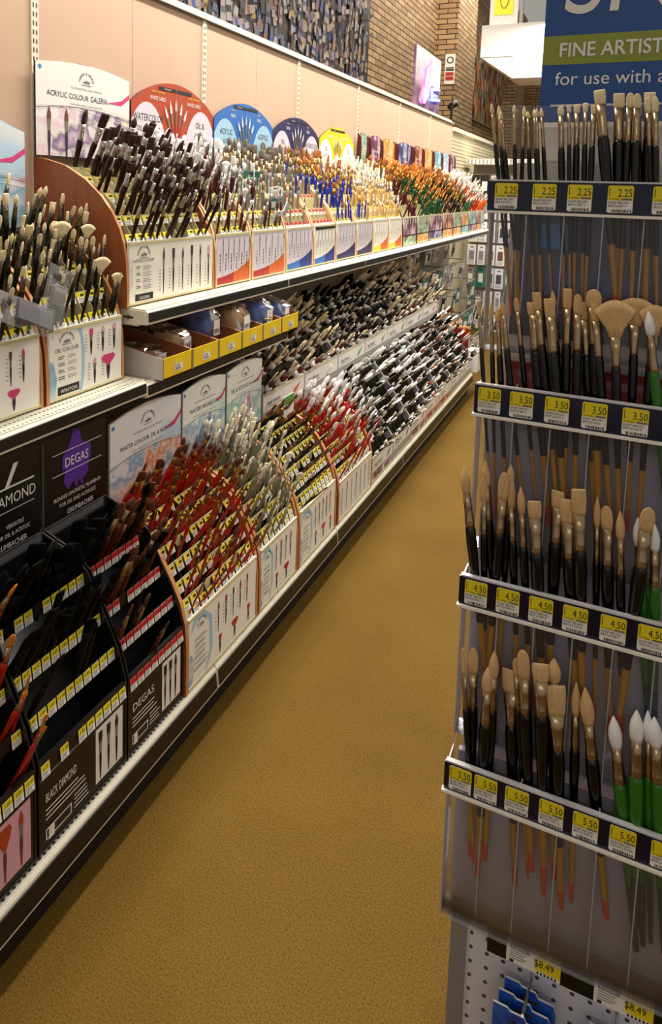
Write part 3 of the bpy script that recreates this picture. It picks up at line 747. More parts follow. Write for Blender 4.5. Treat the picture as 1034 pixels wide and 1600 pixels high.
# oil racks on the near shelf
rack('cream-fronted rack of dark oil brushes with hooked pink brush pictures, at left edge', 'oil rack at left edge', XR, .966, 1.262, .949, PROF_A, .185, BW, 7, 5, 'winton', panel_sceptre(4, 'pink_ink', blue=False), UP, per=1.8, lean=13, size=(.012, .021), detailed=True, vis=(.13, .17), fillf=lambda r, c: 2 if r < 4 else 1.7, bgroup='oil brushes in the left-edge rack')
rack('cream-fronted rack of dark oil brushes with black name box and blue stripe', 'oil rack against brown side', XR, 1.272, 1.568, .949, PROF_A, .185, BW, 7, 5, 'winton', panel_oil('OIL COLOUR', 'WINTON'), UP, per=1.8, lean=13, size=(.011, .021), detailed=True, vis=(.12, .17), fillf=lambda r, c: [1.2, 1.9, 2, 1.8, .7][r], bgroup='oil brushes in the rack beside the brown side')
rack('widest upper rack, tall brown side, dark plum brushes and six brush pictures', 'widest upper rack', XR, 1.58, 2.045, 1.149, PROF_A, .185, BW, 10, 5, 'galeria', panel_galeria, UP, per=1.7, lean=24, size=(.012, .030), detailed=True, vis=(.13, .18), fillf=lambda r, c: 0 if (c < 2 and r > 2) else [1.9 if c < 7 else .9, 2.2, 2.3, 1.8, 1.0][r] * (1.0 if c > 1 else .6), bgroup='plum brushes in the widest upper rack')
for i_, (yf, zf, xf, wf) in enumerate([(1.43, 1.395, -1.34, .058), (1.512, 1.385, -1.325, .05), (1.50, 1.30, -1.265, .056), (1.535, 1.255, -1.245, .04)]):
    st1 = sized(ST['winton'], 'n', wf, wf * .8, .22, n=14, fl=.03); d_ = Vector((.22, .06, 1)).normalized()
    st1['name'] = 'fan_brush'
    put_brush(st1, orient(Vector((xf, yf, zf)) - d_ * .22, d_, (.25, 1, 0)), 'cream fan brush beside the tall brown side, %s from the top' % ORD[i_], 'cream fan brushes', True)
def mix(*o): return lambda r, c, R, C: random.choice(o)
ups = [(2.055, 2.305, 6, 'whitesable', ('lilac_card', 'orange_ink', 'red_ink'), 'y', 'first orange-swept rack', 'burgundy brushes with white heads', 10, [1, 1.4, 1.7, 1.8, 1.7]),
       (2.315, 2.600, 6, mix('whitesable', 'whitesable', 'greysable'), ('lilac_card', 'orange_ink', 'red_ink'), 'y', 'second orange-swept rack', 'burgundy and a few grey brushes', 4, [.8, 1.4, 1.7, 1.8, 1.7]),
       (2.610, 2.885, 6, 'greysable', ('lilac_card', 'royal_ink', 'blue_ink'), 'r', 'first blue-swept rack', 'grey taupe-headed brushes over red tags', 2, [.5, 1.2, 1.6, 1.8, 1.7]),
       (2.895, 3.155, 6, mix('greysable', 'greysable', 'navygold'), ('paper_white', 'royal_ink', 'blue_ink'), 'r', 'second blue-swept rack', 'a black strip over its picture', 2, [0, .5, 1.0, 1.6, 1.8]),
       (3.165, 3.440, 6, 'navygold', ('lilac_card', 'navy_ink', 'navy_ink'), 'y', 'first purple-swept rack', 'blue brushes with golden heads', -2, [1.2, 1.2, 1.6, 1.8, 1.8]),
       (3.450, 3.710, 6, mix('navygold', 'navygold', 'cream'), ('lilac_card', 'navy_ink', 'navy_ink'), 'y', 'second purple-swept rack', 'blue and pale brushes mixed', 0, [.8, 1.0, 1.5, 1.7, 1.8]),
       (3.720, 3.990, 6, 'cream', ('cream_card', 'orange_ink', 'yellow_ink'), 'y', 'first yellow-swept rack', 'pale brushes with cream heads', 0, [1, 1.0, 1.5, 1.7, 1.8]),
       (4.000, 4.270, 6, 'cream', ('cream_card', 'orange_ink', 'yellow_ink'), 'y', 'second yellow-swept rack', 'pale brushes, nearest the dark red racks', 2, [1, 1.0, 1.5, 1.6, 1.6])]
for i, (a, c, n, br, (p0, p1, p2), tk, rd, tail, ln, ff) in enumerate(ups):
    rack('%s with maple sides, %s' % (rd, tail), rd, XR, a, c, 1.149, PROF_A, .185, MW, n, 5, br, panel_sweep(p0, p1, p2, 6 if i != 1 else 5, strip=(i == 3)), UP, tagk=tk, lean=ln, leanj=6, size=(.009, .030), vis=(.12, .16), fillf=(lambda f_: (lambda r, c_: f_[r]))(ff), bgroup='brushes in the ' + rd)
reds = [(4.29, 4.61, 'w_gold', 'art_plum', 'art_green', .9), (4.62, 4.94, 'w_orange', 'art_green', 'art_amber', 1.5), (4.95, 5.34, 'w_orange', 'art_plum', 'art_indigo', 1.5), (5.35, 5.70, mix('w_gold', 'w_black'), 'art_russet', 'art_amber', 1.4), (5.71, 6.02, 'w_black', 'art_green', 'art_amber', 1.3),
        (6.03, 6.34, 'w_yellow', 'art_amber', 'art_sea', 1.4), (6.35, 6.69, 'w_white', 'art_sea', 'art_plum', 1.4), (6.70, 6.91, 'w_pink', 'art_russet', 'art_amber', 1.5), (6.92, 7.06, 'w_pink', 'art_haze', 'art_haze', 1.5)]
for i, (a, c, br, a1, a2, pf) in enumerate(reds):
    rd = '%s dark red rack' % ORD[i] if i < 8 else 'last white-sided rack'
    rack('%s, art-printed front, counted from the yellow-swept racks' % rd if i < 8 else 'white-sided last rack at the far end of the upper shelf', rd, XR, a, c, 1.149, PROF_A, .185, RWD if i < 8 else ('white_enamel', 'white_enamel'), 5 if c - a > .25 else 3, 5, br, panel_art(a1, a2), UP, lean=24 if i else 12, leanj=9, size=(.014, .036), vis=(.13, .18), fillf=(lambda q: (lambda r, c_: q + (.3 if r > 2 else 0)))(pf), tags=False, bgroup='brushes in the ' + rd)
# black racks at the bottom left
PROF_K = [(0, 0), (0, .203), (-.024, .278), (-.066, .354), (-.112, .438), (-.17, .475), (-.25, .50)]
PR = ['4.80', '5.80', '6.32', '5.89', '8.80', '12.49', '3.80', '6.22']
kr = dict(hp=.203, rowpts=[(0, .199), (-.030, .280), (-.071, .350), (-.119, .434)], panelm='black_card', tagw=.85, side_t=.004, inset=.006, wallm='black_card', rimm='black_card', finm=None, traym='black_card', tagtxt=PR, lean=26, leanj=7, tilt=8)
def black_rack(label, rd, y0, y1, cols, br, panel, tk, **k):
    a = dict(kr); a.update(k); hp = a.pop('hp')
    return rack(label, rd, -.957, y0, y1, .163, PROF_K, hp, BK_, cols, 4, br, panel, LO, tagk=tk, **a)
black_rack('black rack at lower left edge with rust brushes and yellow tags', 'black rack at left edge', .66, .935, 10, mix('orangeh'), panel_rust, 'y', size=(.010, .018), vis=(.13, .18), fillf=lambda r, c: [.7, .7, .5, .6][r] if c > 5 else .3, bgroup='rust brushes at the left edge')
black_rack('black rack full of all-black brushes, yellow tags, white brush silhouettes', 'black rack with yellow tags', .942, 1.212, 10, 'diamond', panel_black('BLACK DIAMOND'), 'y', size=(.012, .036), vis=(.10, .165), fillf=lambda r, c: [.15, .3, 1.5, 2.8][r], bgroup='all-black brushes')
black_rack('black rack of reddish brown brushes with red tags', 'black rack with red tags', 1.218, 1.443, 8, mix('degas', 'degas', 'diamond'), panel_black('DEGAS', .60), 'r', size=(.012, .030), vis=(.10, .17), fillf=lambda r, c: [.2, .3, 1.5, 2.3][r] if c < 6 else [.3, .2, .5, 1.6][r], bgroup='brown brushes over red tags')
# wooden racks on the bottom shelf
rack('brown-sided lower rack crowded with red-handled brushes', 'red-handled rack', -.952, 1.45, 1.848, .162, PROF_B, .205, BW, 10, 8, 'redgold', panel_sceptre(5, 'red_ink'), LO, tagk=lambda r: 'y', finm='kick_black', lean=26, leanj=9, size=(.007, .020), vis=(.11, .15), detailed=True, fillf=lambda r, c: [.9, .9, .8, .9, 1.0, 1.0, 1.3, 1.4][r], side_t=.012, inset=.012, bgroup='red-handled brushes')
rack('brown-sided lower rack of silvery olive brushes', 'silvery rack', -.952, 1.856, 2.146, .162, PROF_B, .205, BW, 7, 8, 'silverh', panel_sceptre(4, 'red_ink', blue=True), LO, finm='kick_black', lean=20, leanj=9, size=(.009, .020), vis=(.12, .16), fillf=lambda r, c: [.7, 1.0, 1.2, 1.3, 1.4, 1.5, 1.5, 1.5][r], side_t=.012, inset=.012, bgroup='silvery olive brushes')
rack('brown-sided lower rack of thin black-handled brushes', 'black-handled rack', -.952, 2.154, 2.506, .162, PROF_B, .205, BW, 9, 8, 'blackh', panel_sceptre(5, 'pink_ink'), LO, finm='kick_black', lean=40, leanj=7, size=(.006, .014), vis=(.09, .12), fillf=lambda r, c: [.5, .8, 1.0, 1.1, 1.1, 1.0, 1.0, 1.0][r], side_t=.014, inset=.012, bgroup='black-handled brushes')
rack('brown-sided lower rack of bright red brushes with white heads', 'bright red rack', -.952, 2.53, 2.945, .162, [(x_, z_ * .9) for x_, z_ in PROF_B], .17, BW, 9, 8, 'redwhite', panel_lanes(7, 'red_ink'), LO, finm='kick_black', lean=27, leanj=10, size=(.010, .032), vis=(.12, .18), fillf=lambda r, c: [.5, .7, .9, .9, 1.0, 1.1, 1.3, 1.4][r], side_t=.012, inset=.012, bgroup='bright red brushes')
# barcoded ranges further along
PROF_C = [(0, 0), (0, .125), (-.05, .19), (-.12, .28), (-.20, .38), (-.25, .44)]
ls = [('green_ink', 'art_plum', 'Simply Simmons', 'c_black'), ('blue_ink', 'grey_card', 'Simply Simmons', 'c_white'), ('pink_ink', 'art_plum', 'Simply Simmons', 'c_white'), ('orange_ink', 'art_russet', 'Simply Simmons', 'c_red'), ('yellow_ink', 'art_russet', 'Simply Simmons', 'c_brown'), ('green_ink', 'grey_card', 'Simply Simmons', 'c_black'), ('olive_band', 'grey_card', 'Simply Simmons', 'c_orange')]
yy = 2.965
for i, (cc, bb, wd, br) in enumerate(ls):
    rd = '%s clear-sided rack' % ORD[i]
    opts = (br, 'c_white', 'c_black', br)
    rack('%s in the low row beyond the brown racks, white label card' % rd, rd, -.958, yy, yy + .318, .162, PROF_C, .122, AC, 6, 7, mix(*opts), panel_label(cc, bb, wd), LO, lean=44, leanj=8, size=(.010, .032), vis=(.10, .15), fillf=lambda r, c: 1.05, side_t=.004, inset=.008, tags=False, wallm='tray_dark', finm='tray_dark', bgroup='brushes in the ' + rd)
    yy += .323
PROF_D = [(0, 0), (0, .535), (-.05, .58), (-.13, .65), (-.24, .71), (-.33, .74)]
yy = 2.375
rb = ['r_cream', 'r_cream', 'r_black', 'r_black', 'r_cream', 'r_cream', 'r_cream']
for i in range(7):
    rd = '%s rear rack' % ORD[i]; yw = .395
    rack('%s behind the low row, white label card above the front brushes' % rd, rd, -1.222, yy, yy + yw, .162, PROF_D, .53, AC, 5, 5, mix(rb[i], rb[i], rb[i], rb[max(0, i - 1)]), panel_label(ls[(i + 3) % 7][0], 'grey_card', 'Simply Simmons'), 'rear row of brush racks', lean=40, leanj=9, size=(.018, .044), vis=(.12, .17), fillf=lambda r, c: 1.4, side_t=.004, inset=.008, tags=False, wallm='tray_dark', finm='tray_dark', bgroup='brushes in the ' + rd)
    yy += yw + .004

# ---------------------------------------------------------------- signs
def arch_poly(w_, h, ar, n=14, pw=1.0): return [(0, 0), (w_, 0)] + [(w_ * (1 - i / n), h + ar * math.sin(math.pi * i / n) ** pw) for i in range(n + 1)]
def sign(label, x, y0, y1, z0, z1, ar, m_, draw, group='header signs over the racks', th=.006, edge='ink', pw=1.0, name='header_sign'):
    t = thing(name, label, 'sign', (x, y0, z0), group); w_ = y1 - y0; h = z1 - z0
    b = MB(); b.prism(LW(-th, 0, 0), arch_poly(w_, h, ar, pw=pw), 0, th, m_, edge); bd = b.build('board', t)
    fr = LW(0, 0, 0); b = MB(); b.rect(fr, 0, w_, 0, .003, .0006, edge); draw(b, fr, w_, h); b.build('lettering_and_picture', bd); return t
def d_wn(line1, line2='', cx=.5, pale='paper_white', zt=.0, big=.075, swirl='pink_ink', sz2=.07, brushes=False):
    def d(b, fr, w_, h):
        S_ = [(w_ * t / 12, h * (.52 + .06 * math.sin(2.8 * t / 12 + .3))) for t in range(13)]
        b.poly(fr, S_ + [(w_ - .001, h)] + [(w_ * t / 12, h + zt * math.sin(math.pi * t / 12)) for t in range(11, 0, -1)] + [(.001, h)], .0004, pale)
        logo(b, fr, w_ * cx, h * .86, h * .10, .001)
        b.text(fr, 'The World\'s Finest Artists\' Materials', w_ * cx, h * .78, h * .035, .001, 'grey_ink', 'C', shear=.2)
        b.text(fr, line1, w_ * .10 if line2 else w_ * .5, h * .665, h * big, .001, 'ink', 'L' if line2 else 'C', sx=.92)
        if line2:
            _, _, lw = text_geo(line1); b.text(fr, line2, w_ * .12 + lw * h * big * .92, h * .665, h * sz2, .001, 'ink', sx=.8)
        b.text(fr, 'Finest quality synthetic brushes, long handles', w_ * .5, h * .60, h * .03, .001, 'grey_ink', 'C')
        for k in range(3):      # thin swooping lines across the picture
            P_ = [(w_ * t / 12, h * (.50 - .02 * k + .10 * math.sin(2.6 * t / 12 + .4 * k))) for t in range(13)]
            b.poly(fr, P_ + [(p, q - h * .006) for p, q in P_[::-1]], .0008, 'paper_white' if k != 1 else 'grey_ink')
        b.poly(fr, [(w_ * .72, h * .68), (w_ * .9, h * .74), (w_, h * .84), (w_, h * .78), (w_ * .9, h * .68)], .0008, swirl)
        b.poly(fr, [(w_ * .04 + h * .025 * math.cos(a * .7), h * .95 + h * .025 * math.sin(a * .7)) for a in range(9)], .001, 'blue_dot')
        if brushes:
            for u in (.12, .29): draw_brush(b, fr, w_ * u, -h * .02, h * .55, 'brown_ink', h * .07, .001, 'plum_ink', 'f')
    return d
sign('large arched sign lettered ACRYLIC COLOUR with purple flower painting', -1.575, 1.572, 2.0, 1.572, 1.845, .02, 'art_galeria', d_wn('ACRYLIC COLOUR', 'GALERIA', zt=.018, big=.085, sz2=.095, brushes=True))
sign('pale blue arched sign at left edge behind the oil brushes', -1.575, 1.06, 1.528, 1.36, 1.635, .05, 'art_haze', d_wn('OIL COLOUR', 'WINTON', pale='art_haze2', zt=.04, big=.085, sz2=.095))
def d_double(top, mid, w1, w2, tcol='orange_ink', head='paper_white'):
    def d(b, fr, w_, h):
        H_ = h + .08
        top_z = lambda t: h + .085 * math.sin(math.pi * t)
        b.rect(fr, w_ * .30, w_ * .495, H_ - .022, H_ - .010, .0012, 'ink'); b.rect(fr, w_ * .505, w_ * .70, H_ - .022, H_ - .010, .0012, 'ink')
        b.text(fr, 'DALER-ROWNEY', w_ * .40, H_ - .019, .007, .0016, 'paper_white', 'C', sx=.8)
        for s_, c0 in ((0, w_ * .17), (1, w_ * .83)):    # pale rounded fields each side
            P_ = [(c0 + w_ * .235 * math.cos(a), h * .20 + h * .82 * math.sin(a)) for a in [math.pi * k / 16 for k in range(17)]]
            lo, hi = c0 - w_ * .235, c0 + w_ * .235
            b.poly(fr, [(max(.002, min(w_ - .002, p)), q) for p, q in ([(hi, .004)] + P_ + [(lo, .004)])], .001, mid)
            tu = w_ * (.29 if s_ == 0 else .73)
            b.text(fr, 'Robert Simmons' if top == 'orange_ink' else 'Select', tu, h * 1.155, .012, .0013, 'yellow_ink', 'C', shear=.3)
            b.text(fr, 'WHITE SABLE' if top == 'orange_ink' else 'SABLE', tu, h * 1.06, .021, .0013, 'paper_white', 'C', sx=.75)
            T = (w1, w2)[s_]
            for k, ln in enumerate(T): b.text(fr, ln, c0 + w_ * (.015 if s_ == 0 else -.015), h * (.78 - .13 * k), .036 if k == 0 else .028, .0015, 'ink', 'C', sx=.72)
            arc_text(b, fr, 'O', c0 - w_ * .14, h * .18, 0, .03, .0015, 'red_ink', 90, 90)
            for k in range(4): b.rect(fr, c0 - .03, c0 + .05, h * (.26 - .05 * k), h * (.27 - .05 * k), .0013, 'grey_ink')
        for k in range(5):                                # fan of brushes in the middle
            a = math.radians(90 + (k - 2) * 12); L_ = .20 - .012 * abs(k - 2); ox, oy = w_ * .5, h * .42
            F2 = Frame(fr.p(ox, oy, .0022 + k * .0004), fr.u * math.sin(a) - fr.v * math.cos(a), fr.u * math.cos(a) + fr.v * math.sin(a))
            draw_brush(b, F2, 0, 0, L_, head, .014, 0, 'red_ink' if top == 'orange_ink' else 'grey_ink', 'f')
        b.rect(fr, w_ * .4975, w_ * .5025, 0, H_, .004, 'grey_ink')
    return d
sign('red orange rounded sign lettered WATERCOLOR and OIL & ACRYLIC', -1.575, 2.01, 2.545, 1.50, 1.785, .09, 'rust_ink', d_double('orange_ink', 'lilac_card', ('WATERCOLOR', 'OIL & ACRYLIC', 'Synthetic'), ('OIL &', 'ACRYLIC', 'Synthetic')), pw=.8)
sign('bright blue rounded sign lettered ACRYLIC on both halves', -1.575, 2.555, 3.095, 1.50, 1.780, .085, 'blue_ink', d_double('royal_ink', 'sky_ink', ('ACRYLIC', '& OIL'), ('ACRYLIC', '& OIL')), pw=.8)
sign('dark navy rounded sign lettered OIL and WATERCOLOR', -1.575, 3.105, 3.66, 1.50, 1.775, .085, 'navy_ink', d_double('navy_ink', 'lilac_card', ('OIL', '& ACRYLIC'), ('WATERCOLOR', 'OIL & ACRYLIC')), pw=.8)
sign('yellow rounded sign with an orange middle above pale brushes', -1.575, 3.67, 4.225, 1.50, 1.775, .085, 'yellow_ink', d_double('orange_ink', 'cream_card', ('OIL', '& ACRYLIC'), ('OIL', '& WATER'), head='cream_card'), pw=.8)
redsigns = [(4.31, 4.44, 'art_green', 'green'), (4.50, 4.72, 'art_plum', 'plum'), (4.76, 5.05, 'art_amber', 'golden amber'), (5.12, 5.50, 'art_indigo', 'indigo'), (5.57, 5.82, 'art_russet', 'russet'), (5.88, 6.16, 'art_amber', 'amber orange'), (6.22, 6.50, 'art_sea', 'sea blue'), (6.54, 6.80, 'art_haze', 'pale streaked'), (6.84, 7.04, 'art_plum', 'small plum')]
for i, (a, c, m_, cn) in enumerate(redsigns):
    t = sign('%s painted upright sign in dark red frame, %s past the yellow sign' % (cn, ORD[i]), -1.565, a, c, 1.42, 1.825, .04, m_, lambda b, fr, w_, h: (b.text(fr, 'Watercolour', w_ * .5, h * .82, .028, .001, 'paper_white', 'C', sx=.8), b.text(fr, 'Fine Brushes', w_ * .5, h * .74, .020, .001, 'paper_white', 'C', sx=.8)), group='dark red framed signs', pw=.5, edge='dark_red_wood', th=.012)
    for s_ in (-.016, c - a + .002):
        MB().prism(Frame((0, s_ + .014, 0), (1, 0, 0), (0, 0, 1)), [(-.012, -.1), (.012, -.1), (.012, .38), (.006, .42), (-.012, .44)], 0, .014, 'dark_red_wood').build('side_board', t, label='dark red side board')
# lower header signs
XS = -1.222
sign('arched sign lettered WATER COLOUR, OIL & ACRYLIC above the red-handled brushes', XS, 1.472, 1.812, .575, .845, .022, 'art_gold', d_wn('WATER COLOUR, OIL & ACRYLIC', '', big=.068, pale='art_haze2', zt=.02), 'lower header signs', edge='grey_card')
sign('arched sign lettered WATER MIXABLE OIL with blue violet painting', XS, 1.822, 2.085, .60, .845, .020, 'art_blue', d_wn('WATER MIXABLE OIL', '', big=.085, pale='art_haze3', zt=.018), 'lower header signs', edge='grey_card')
sign('greenish arched sign lettered OIL & ACRYLIC, last of the three', XS, 2.097, 2.36, .60, .845, .020, 'art_teal', d_wn('OIL & ACRYLIC', 'MONARCH', big=.085, sz2=.07, pale='art_haze3', zt=.018), 'lower header signs', edge='grey_card')
def d_degas(b, fr, w_, h):
    P_ = []
    for k in range(18):
        a = k * math.tau / 18; r = (.26 + .05 * math.sin(5 * a) + .04 * math.cos(3 * a + 1)); P_.append((w_ * .5 + r * w_ * .85 * math.cos(a), h * .66 + r * h * 1.15 * math.sin(a)))
    b.poly(fr, P_, .0008, 'purple_blot'); b.poly(fr, [(w_ * .45, h * .42), (w_ * .5, h * .28), (w_ * .53, h * .40), (w_ * .6, h * .3), (w_ * .62, h * .45)], .0009, 'purple_blot')
    b.rect(fr, w_ * .12, w_ * .92, h * .80, h * .808, .001, 'paper_white'); b.rect(fr, w_ * .12, w_ * .92, h * .55, h * .558, .001, 'paper_white')
    b.rect(fr, w_ * .27, w_ * .73, h * .59, h * .74, .0010, 'purple_blot')
    b.text(fr, 'DEGAS', w_ * .5, h * .61, h * .16, .0013, 'paper_white', 'C', sx=.8)
    b.text(fr, 'BLENDED SYNTHETIC FILAMENTS', w_ * .52, h * .25, h * .065, .001, 'paper_white', 'C', sx=.8); b.text(fr, 'FOR OIL AND ACRYLICS', w_ * .52, h * .16, h * .065, .001, 'paper_white', 'C', sx=.85)
    b.text(fr, 'GRUMBACHER', w_ * .56, h * .04, h * .085, .001, 'paper_white', 'C', sx=.8)
sign('black sign lettered DEGAS over a purple paint blot', XS, 1.232, 1.455, .655, .872, 0, 'black_card', d_degas, 'black header signs', edge='grey_ink')
def d_diamond(b, fr, w_, h):
    b.text(fr, 'BLACK', w_ * .1, h * .60, h * .15, .001, 'paper_white', sx=.8); b.text(fr, 'DIAMOND', w_ * .94, h * .50, h * .17, .001, 'paper_white', 'R', sx=.8)
    b.poly(fr, [(w_ * .55, h * .70), (w_ * .66, h * .93), (w_ * .72, h * .93), (w_ * .60, h * .70)], .0009, 'paper_white'); b.rect(fr, w_ * .3, w_ * .92, h * .68, h * .70, .0011, 'paper_white')
    b.rect(fr, w_ * .1, w_ * .92, h * .43, h * .438, .001, 'paper_white')
    b.text(fr, 'VERSATILE', w_ * .78, h * .24, h * .065, .001, 'paper_white', 'R', sx=.8); b.text(fr, 'FOR OIL & ACRYLIC', w_ * .86, h * .15, h * .065, .001, 'paper_white', 'R', sx=.8); b.text(fr, 'GRUMBACHER', w_ * .82, h * .03, h * .085, .001, 'paper_white', 'R', sx=.8)
sign('black sign lettered BLACK DIAMOND at left edge', XS, .985, 1.218, .655, .872, 0, 'black_card', d_diamond, 'black header signs', edge='grey_ink')
MB()
o = MB().box(XS - .03, XS - .007, .94, 1.455, .50, .655, 'acrylic_dusty').build('clear_tray'); tag(o, 'clear plastic tray back under the black signs', 'tray')
# small green card
o = MB().box(-.004, 0, 0, .085, 0, .085, 'paper_white').rect(LW(.0005, 0, 0), 0, .085, .05, .085, 0, 'green_ink').text(LW(.001, 0, 0), 'Get free', .008, .06, .016, 0, 'red_ink').text(LW(.001, 0, 0), 'studio', .008, .03, .018, 0, 'ink').build('shelf_card', None, (-1.15, 2.42, .60)); tag(o, 'small white and green card at the start of the rear racks', 'card')

# ---------------------------------------------------------------- yellow boxes and bags
yb = [1.615, 1.77, 1.925, 2.08, 2.235, 2.39]
ctn = ['half empty, one bag at its back', 'second from the brown-sided end', 'third, holding a white and blue bag', 'fourth, holding blue bags', 'fifth, holding a blue bag', 'sixth, farthest from the camera']
for i, y in enumerate(yb):
    y += .02
    t = thing('display_box', 'yellow-fronted cardboard box, ' + (ctn[i] if i else 'nearest one with a white outer side'), 'box', (-1.165, y, .939), 'yellow-fronted boxes'); w_ = .150
    MB().box(-.33, 0, 0, w_, .0005, .003, 'cardboard').build('bottom', t)
    pr = [(0, .0), (0, .062), (-.02, .066), (-.26, .105), (-.33, .115), (-.33, 0)]
    for s_ in (0, w_ - .003):
        b = MB(); b.prism(Frame((0, s_ + .003, 0), (1, 0, 0), (0, 0, 1)), pr, 0, .003, 'cardboard')
        if s_ == 0: b.prism(Frame((0, .0001, 0), (1, 0, 0), (0, 0, 1)), pr, 0, .001, 'white_matte')
        b.build('side', t, label='white outer side' if s_ == 0 else None)
    b = MB(); b.box(-.003, 0, 0, w_, .0005, .062, 'box_yellow'); b.box(-.0035, -.003, .002, w_ - .002, .003, .06, 'cardboard'); f_ = b.build('front', t, label='yellow front')
    b = MB(); fr = LW(.0003, w_ * .38, .014); b.rect(fr, 0, .042, 0, .036, .0002, 'tag_white'); b.rect(fr, 0, .042, .024, .036, .0006, 'tag_yellow'); b.text(fr, '6.99', .003, .010, .014, .0009, 'ink')
    for k in range(6): b.rect(fr, .005 + k * .005, .0075 + k * .005, .003, .009, .0008, 'ink')
    b.build('price_tag', f_)
def bag(label, loc, sx, sy, sz, seed, inner, m_='clear_bag', rz=0.0, tip=None):
    t = thing('bagged_sponge', label, 'bag', loc); t.rotation_euler = (0, tip or 0, rz); rnd = random.Random(seed)
    def blob(k, mat_, jit):
        b = MB(); n, mm = 16, 10; vs = []
        for i in range(mm + 1):
            ph = math.pi * i / mm
            for j in range(n):
                th = 2 * math.pi * j / n; q = 1 + rnd.uniform(-jit, jit)
                cx, cy, cz = math.cos(th) * math.sin(ph), math.sin(th) * math.sin(ph), math.cos(ph)
                f_ = lambda v: math.copysign(abs(v) ** .7, v)
                vs.append((f_(cx) * sx * k * q, f_(cy) * sy * k * q, sz * k * f_(cz) * q + sz))
        fs = [(i * n + j, i * n + (j + 1) % n, (i + 1) * n + (j + 1) % n, (i + 1) * n + j) for i in range(mm) for j in range(n)]
        return b.add(vs, fs, mat_)
    blob(.82, inner, .05).build('sponge', t, smooth=True); bb = blob(1.0, m_, .12); bb.build('wrapper', t)
    b = MB(); fr = LW(sx * 1.02, -sy * .35, sz * .7); b.rect(fr, 0, sy * .7, 0, sz * .7, 0, 'paper_white', .0005)
    for k in range(6): b.rect(fr, sy * (.08 + .09 * k), sy * (.13 + .09 * k), sz * .1, sz * .3, .0008, 'ink')
    b.build('barcode_label', t)
bag('crumpled clear bag lying in the nearest yellow-fronted box', (-1.33, 1.72, .945), .10, .055, .035, 1, 'cardboard')
bag('clear bag of tan sponge in the second yellow-fronted box', (-1.33, 1.87, .945), .09, .058, .05, 2, 'hog_tan')
bag('clear and blue bag standing in the third yellow-fronted box', (-1.28, 2.015, .945), .06, .055, .075, 3, 'pack_blue')
bag('pointed clear bag with white label in the fourth yellow-fronted box', (-1.25, 2.17, .945), .06, .058, .07, 4, 'hog_tan')
bag('blue bag with white label in the fifth yellow-fronted box', (-1.25, 2.33, .945), .07, .06, .07, 5, 'pack_blue')
bag('blue and white bag in the farthest yellow-fronted box', (-1.26, 2.48, .945), .08, .055, .06, 6, 'pack_blue')
# clamshell packs lying on the oil brushes, packs hung over the blue racks
def clam(label, loc, rot, w_, h, inner):
    t = thing('clamshell_pack', label, 'package', loc); t.rotation_euler = rot; fr = LW(0, 0, 0)
    MB().rect(fr, 0, w_, 0, h, 0, 'clear_bag', .002).prism(fr, [(.01, .012), (w_ - .01, .012), (w_ - .014, h * .66), (.014, h * .66)], .002, .02, 'clear_bag').build('clear_shell', t)
    MB().rect(fr, .016, w_ - .016, .016, h * .3, .004, 'grey_ink', .012).rect(fr, .016, w_ - .016, h * .33, h * .63, .004, inner, .012).build('contents', t)
    b = MB(); P_ = [(w_ * .5 + a * .018, h * .82 + q * .01) for a, q in ((-1, -.4), (-.4, -.4), (0, -1), (.4, -.4), (1, -.4), (1, .4), (.4, .4), (0, 1), (-.4, .4), (-1, .4))]
    b.poly(fr, P_, .0035, 'slot_dark'); b.build('hang_hole', t)
clam('clear hang-hole pack lying across the front of the oil brushes', (-1.195, 1.235, 1.13), (math.radians(62), math.radians(-25), 0), .075, .17, 'plum_ink')
clam('clear pack wedged upright between the oil brushes', (-1.225, 1.22, 1.17), (math.radians(-25), math.radians(-8), 0), .07, .15, 'grey_card')
def pack(label, loc, w_, h, m_, rot=(0, 0, 0), name='hanging_pack', grp=None, fr=None, c2='paper_white', meshes={}):
    key = (w_, h, m_, c2, fr is None)
    if key not in meshes:
        F_ = LW(0, 0, 0) if fr is None else RW(0, 0, 0)
        b = MB(); b.rect(F_, -w_ / 2, w_ / 2, -h, 0, 0, m_, .004); b.rect(F_, -w_ * .3, w_ * .3, -h * .75, -h * .3, .0042, c2, .003); b.rect(F_, -w_ * .2, w_ * .2, -h * .15, -h * .1, .0045, 'slot_dark')
        for k in range(3): b.rect(F_, -w_ * .4, w_ * .3, -h * (.84 + k * .05), -h * (.825 + k * .05), .0045, 'ink')
        meshes[key] = b.mesh(name)
    o = linked(name, meshes[key], None, loc); o.rotation_euler = rot; return tag(o, label, 'package', grp)
pack('teal and white pack hanging over the burgundy brushes', (-1.335, 2.45, 1.56), .13, .085, 'pack_teal', (0, .2, 0))
pack('teal pack hanging below the larger teal pack', (-1.29, 2.55, 1.455), .075, .05, 'pack_teal', (0, .2, 0))
pack('wide white brush pack leaning by the teal pack', (-1.285, 2.545, 1.50), .08, .05, 'pack_white', (.1, .2, 0))
pack('shiny clear pack at the foot of the teal packs', (-1.26, 2.545, 1.405), .07, .065, 'pack_white', (0, .3, 0), c2='silver_lacquer')
pack('white tilted pack beside the small teal pack', (-1.26, 2.63, 1.435), .035, .06, 'pack_white', (-.5, .2, 0), c2='grey_card')

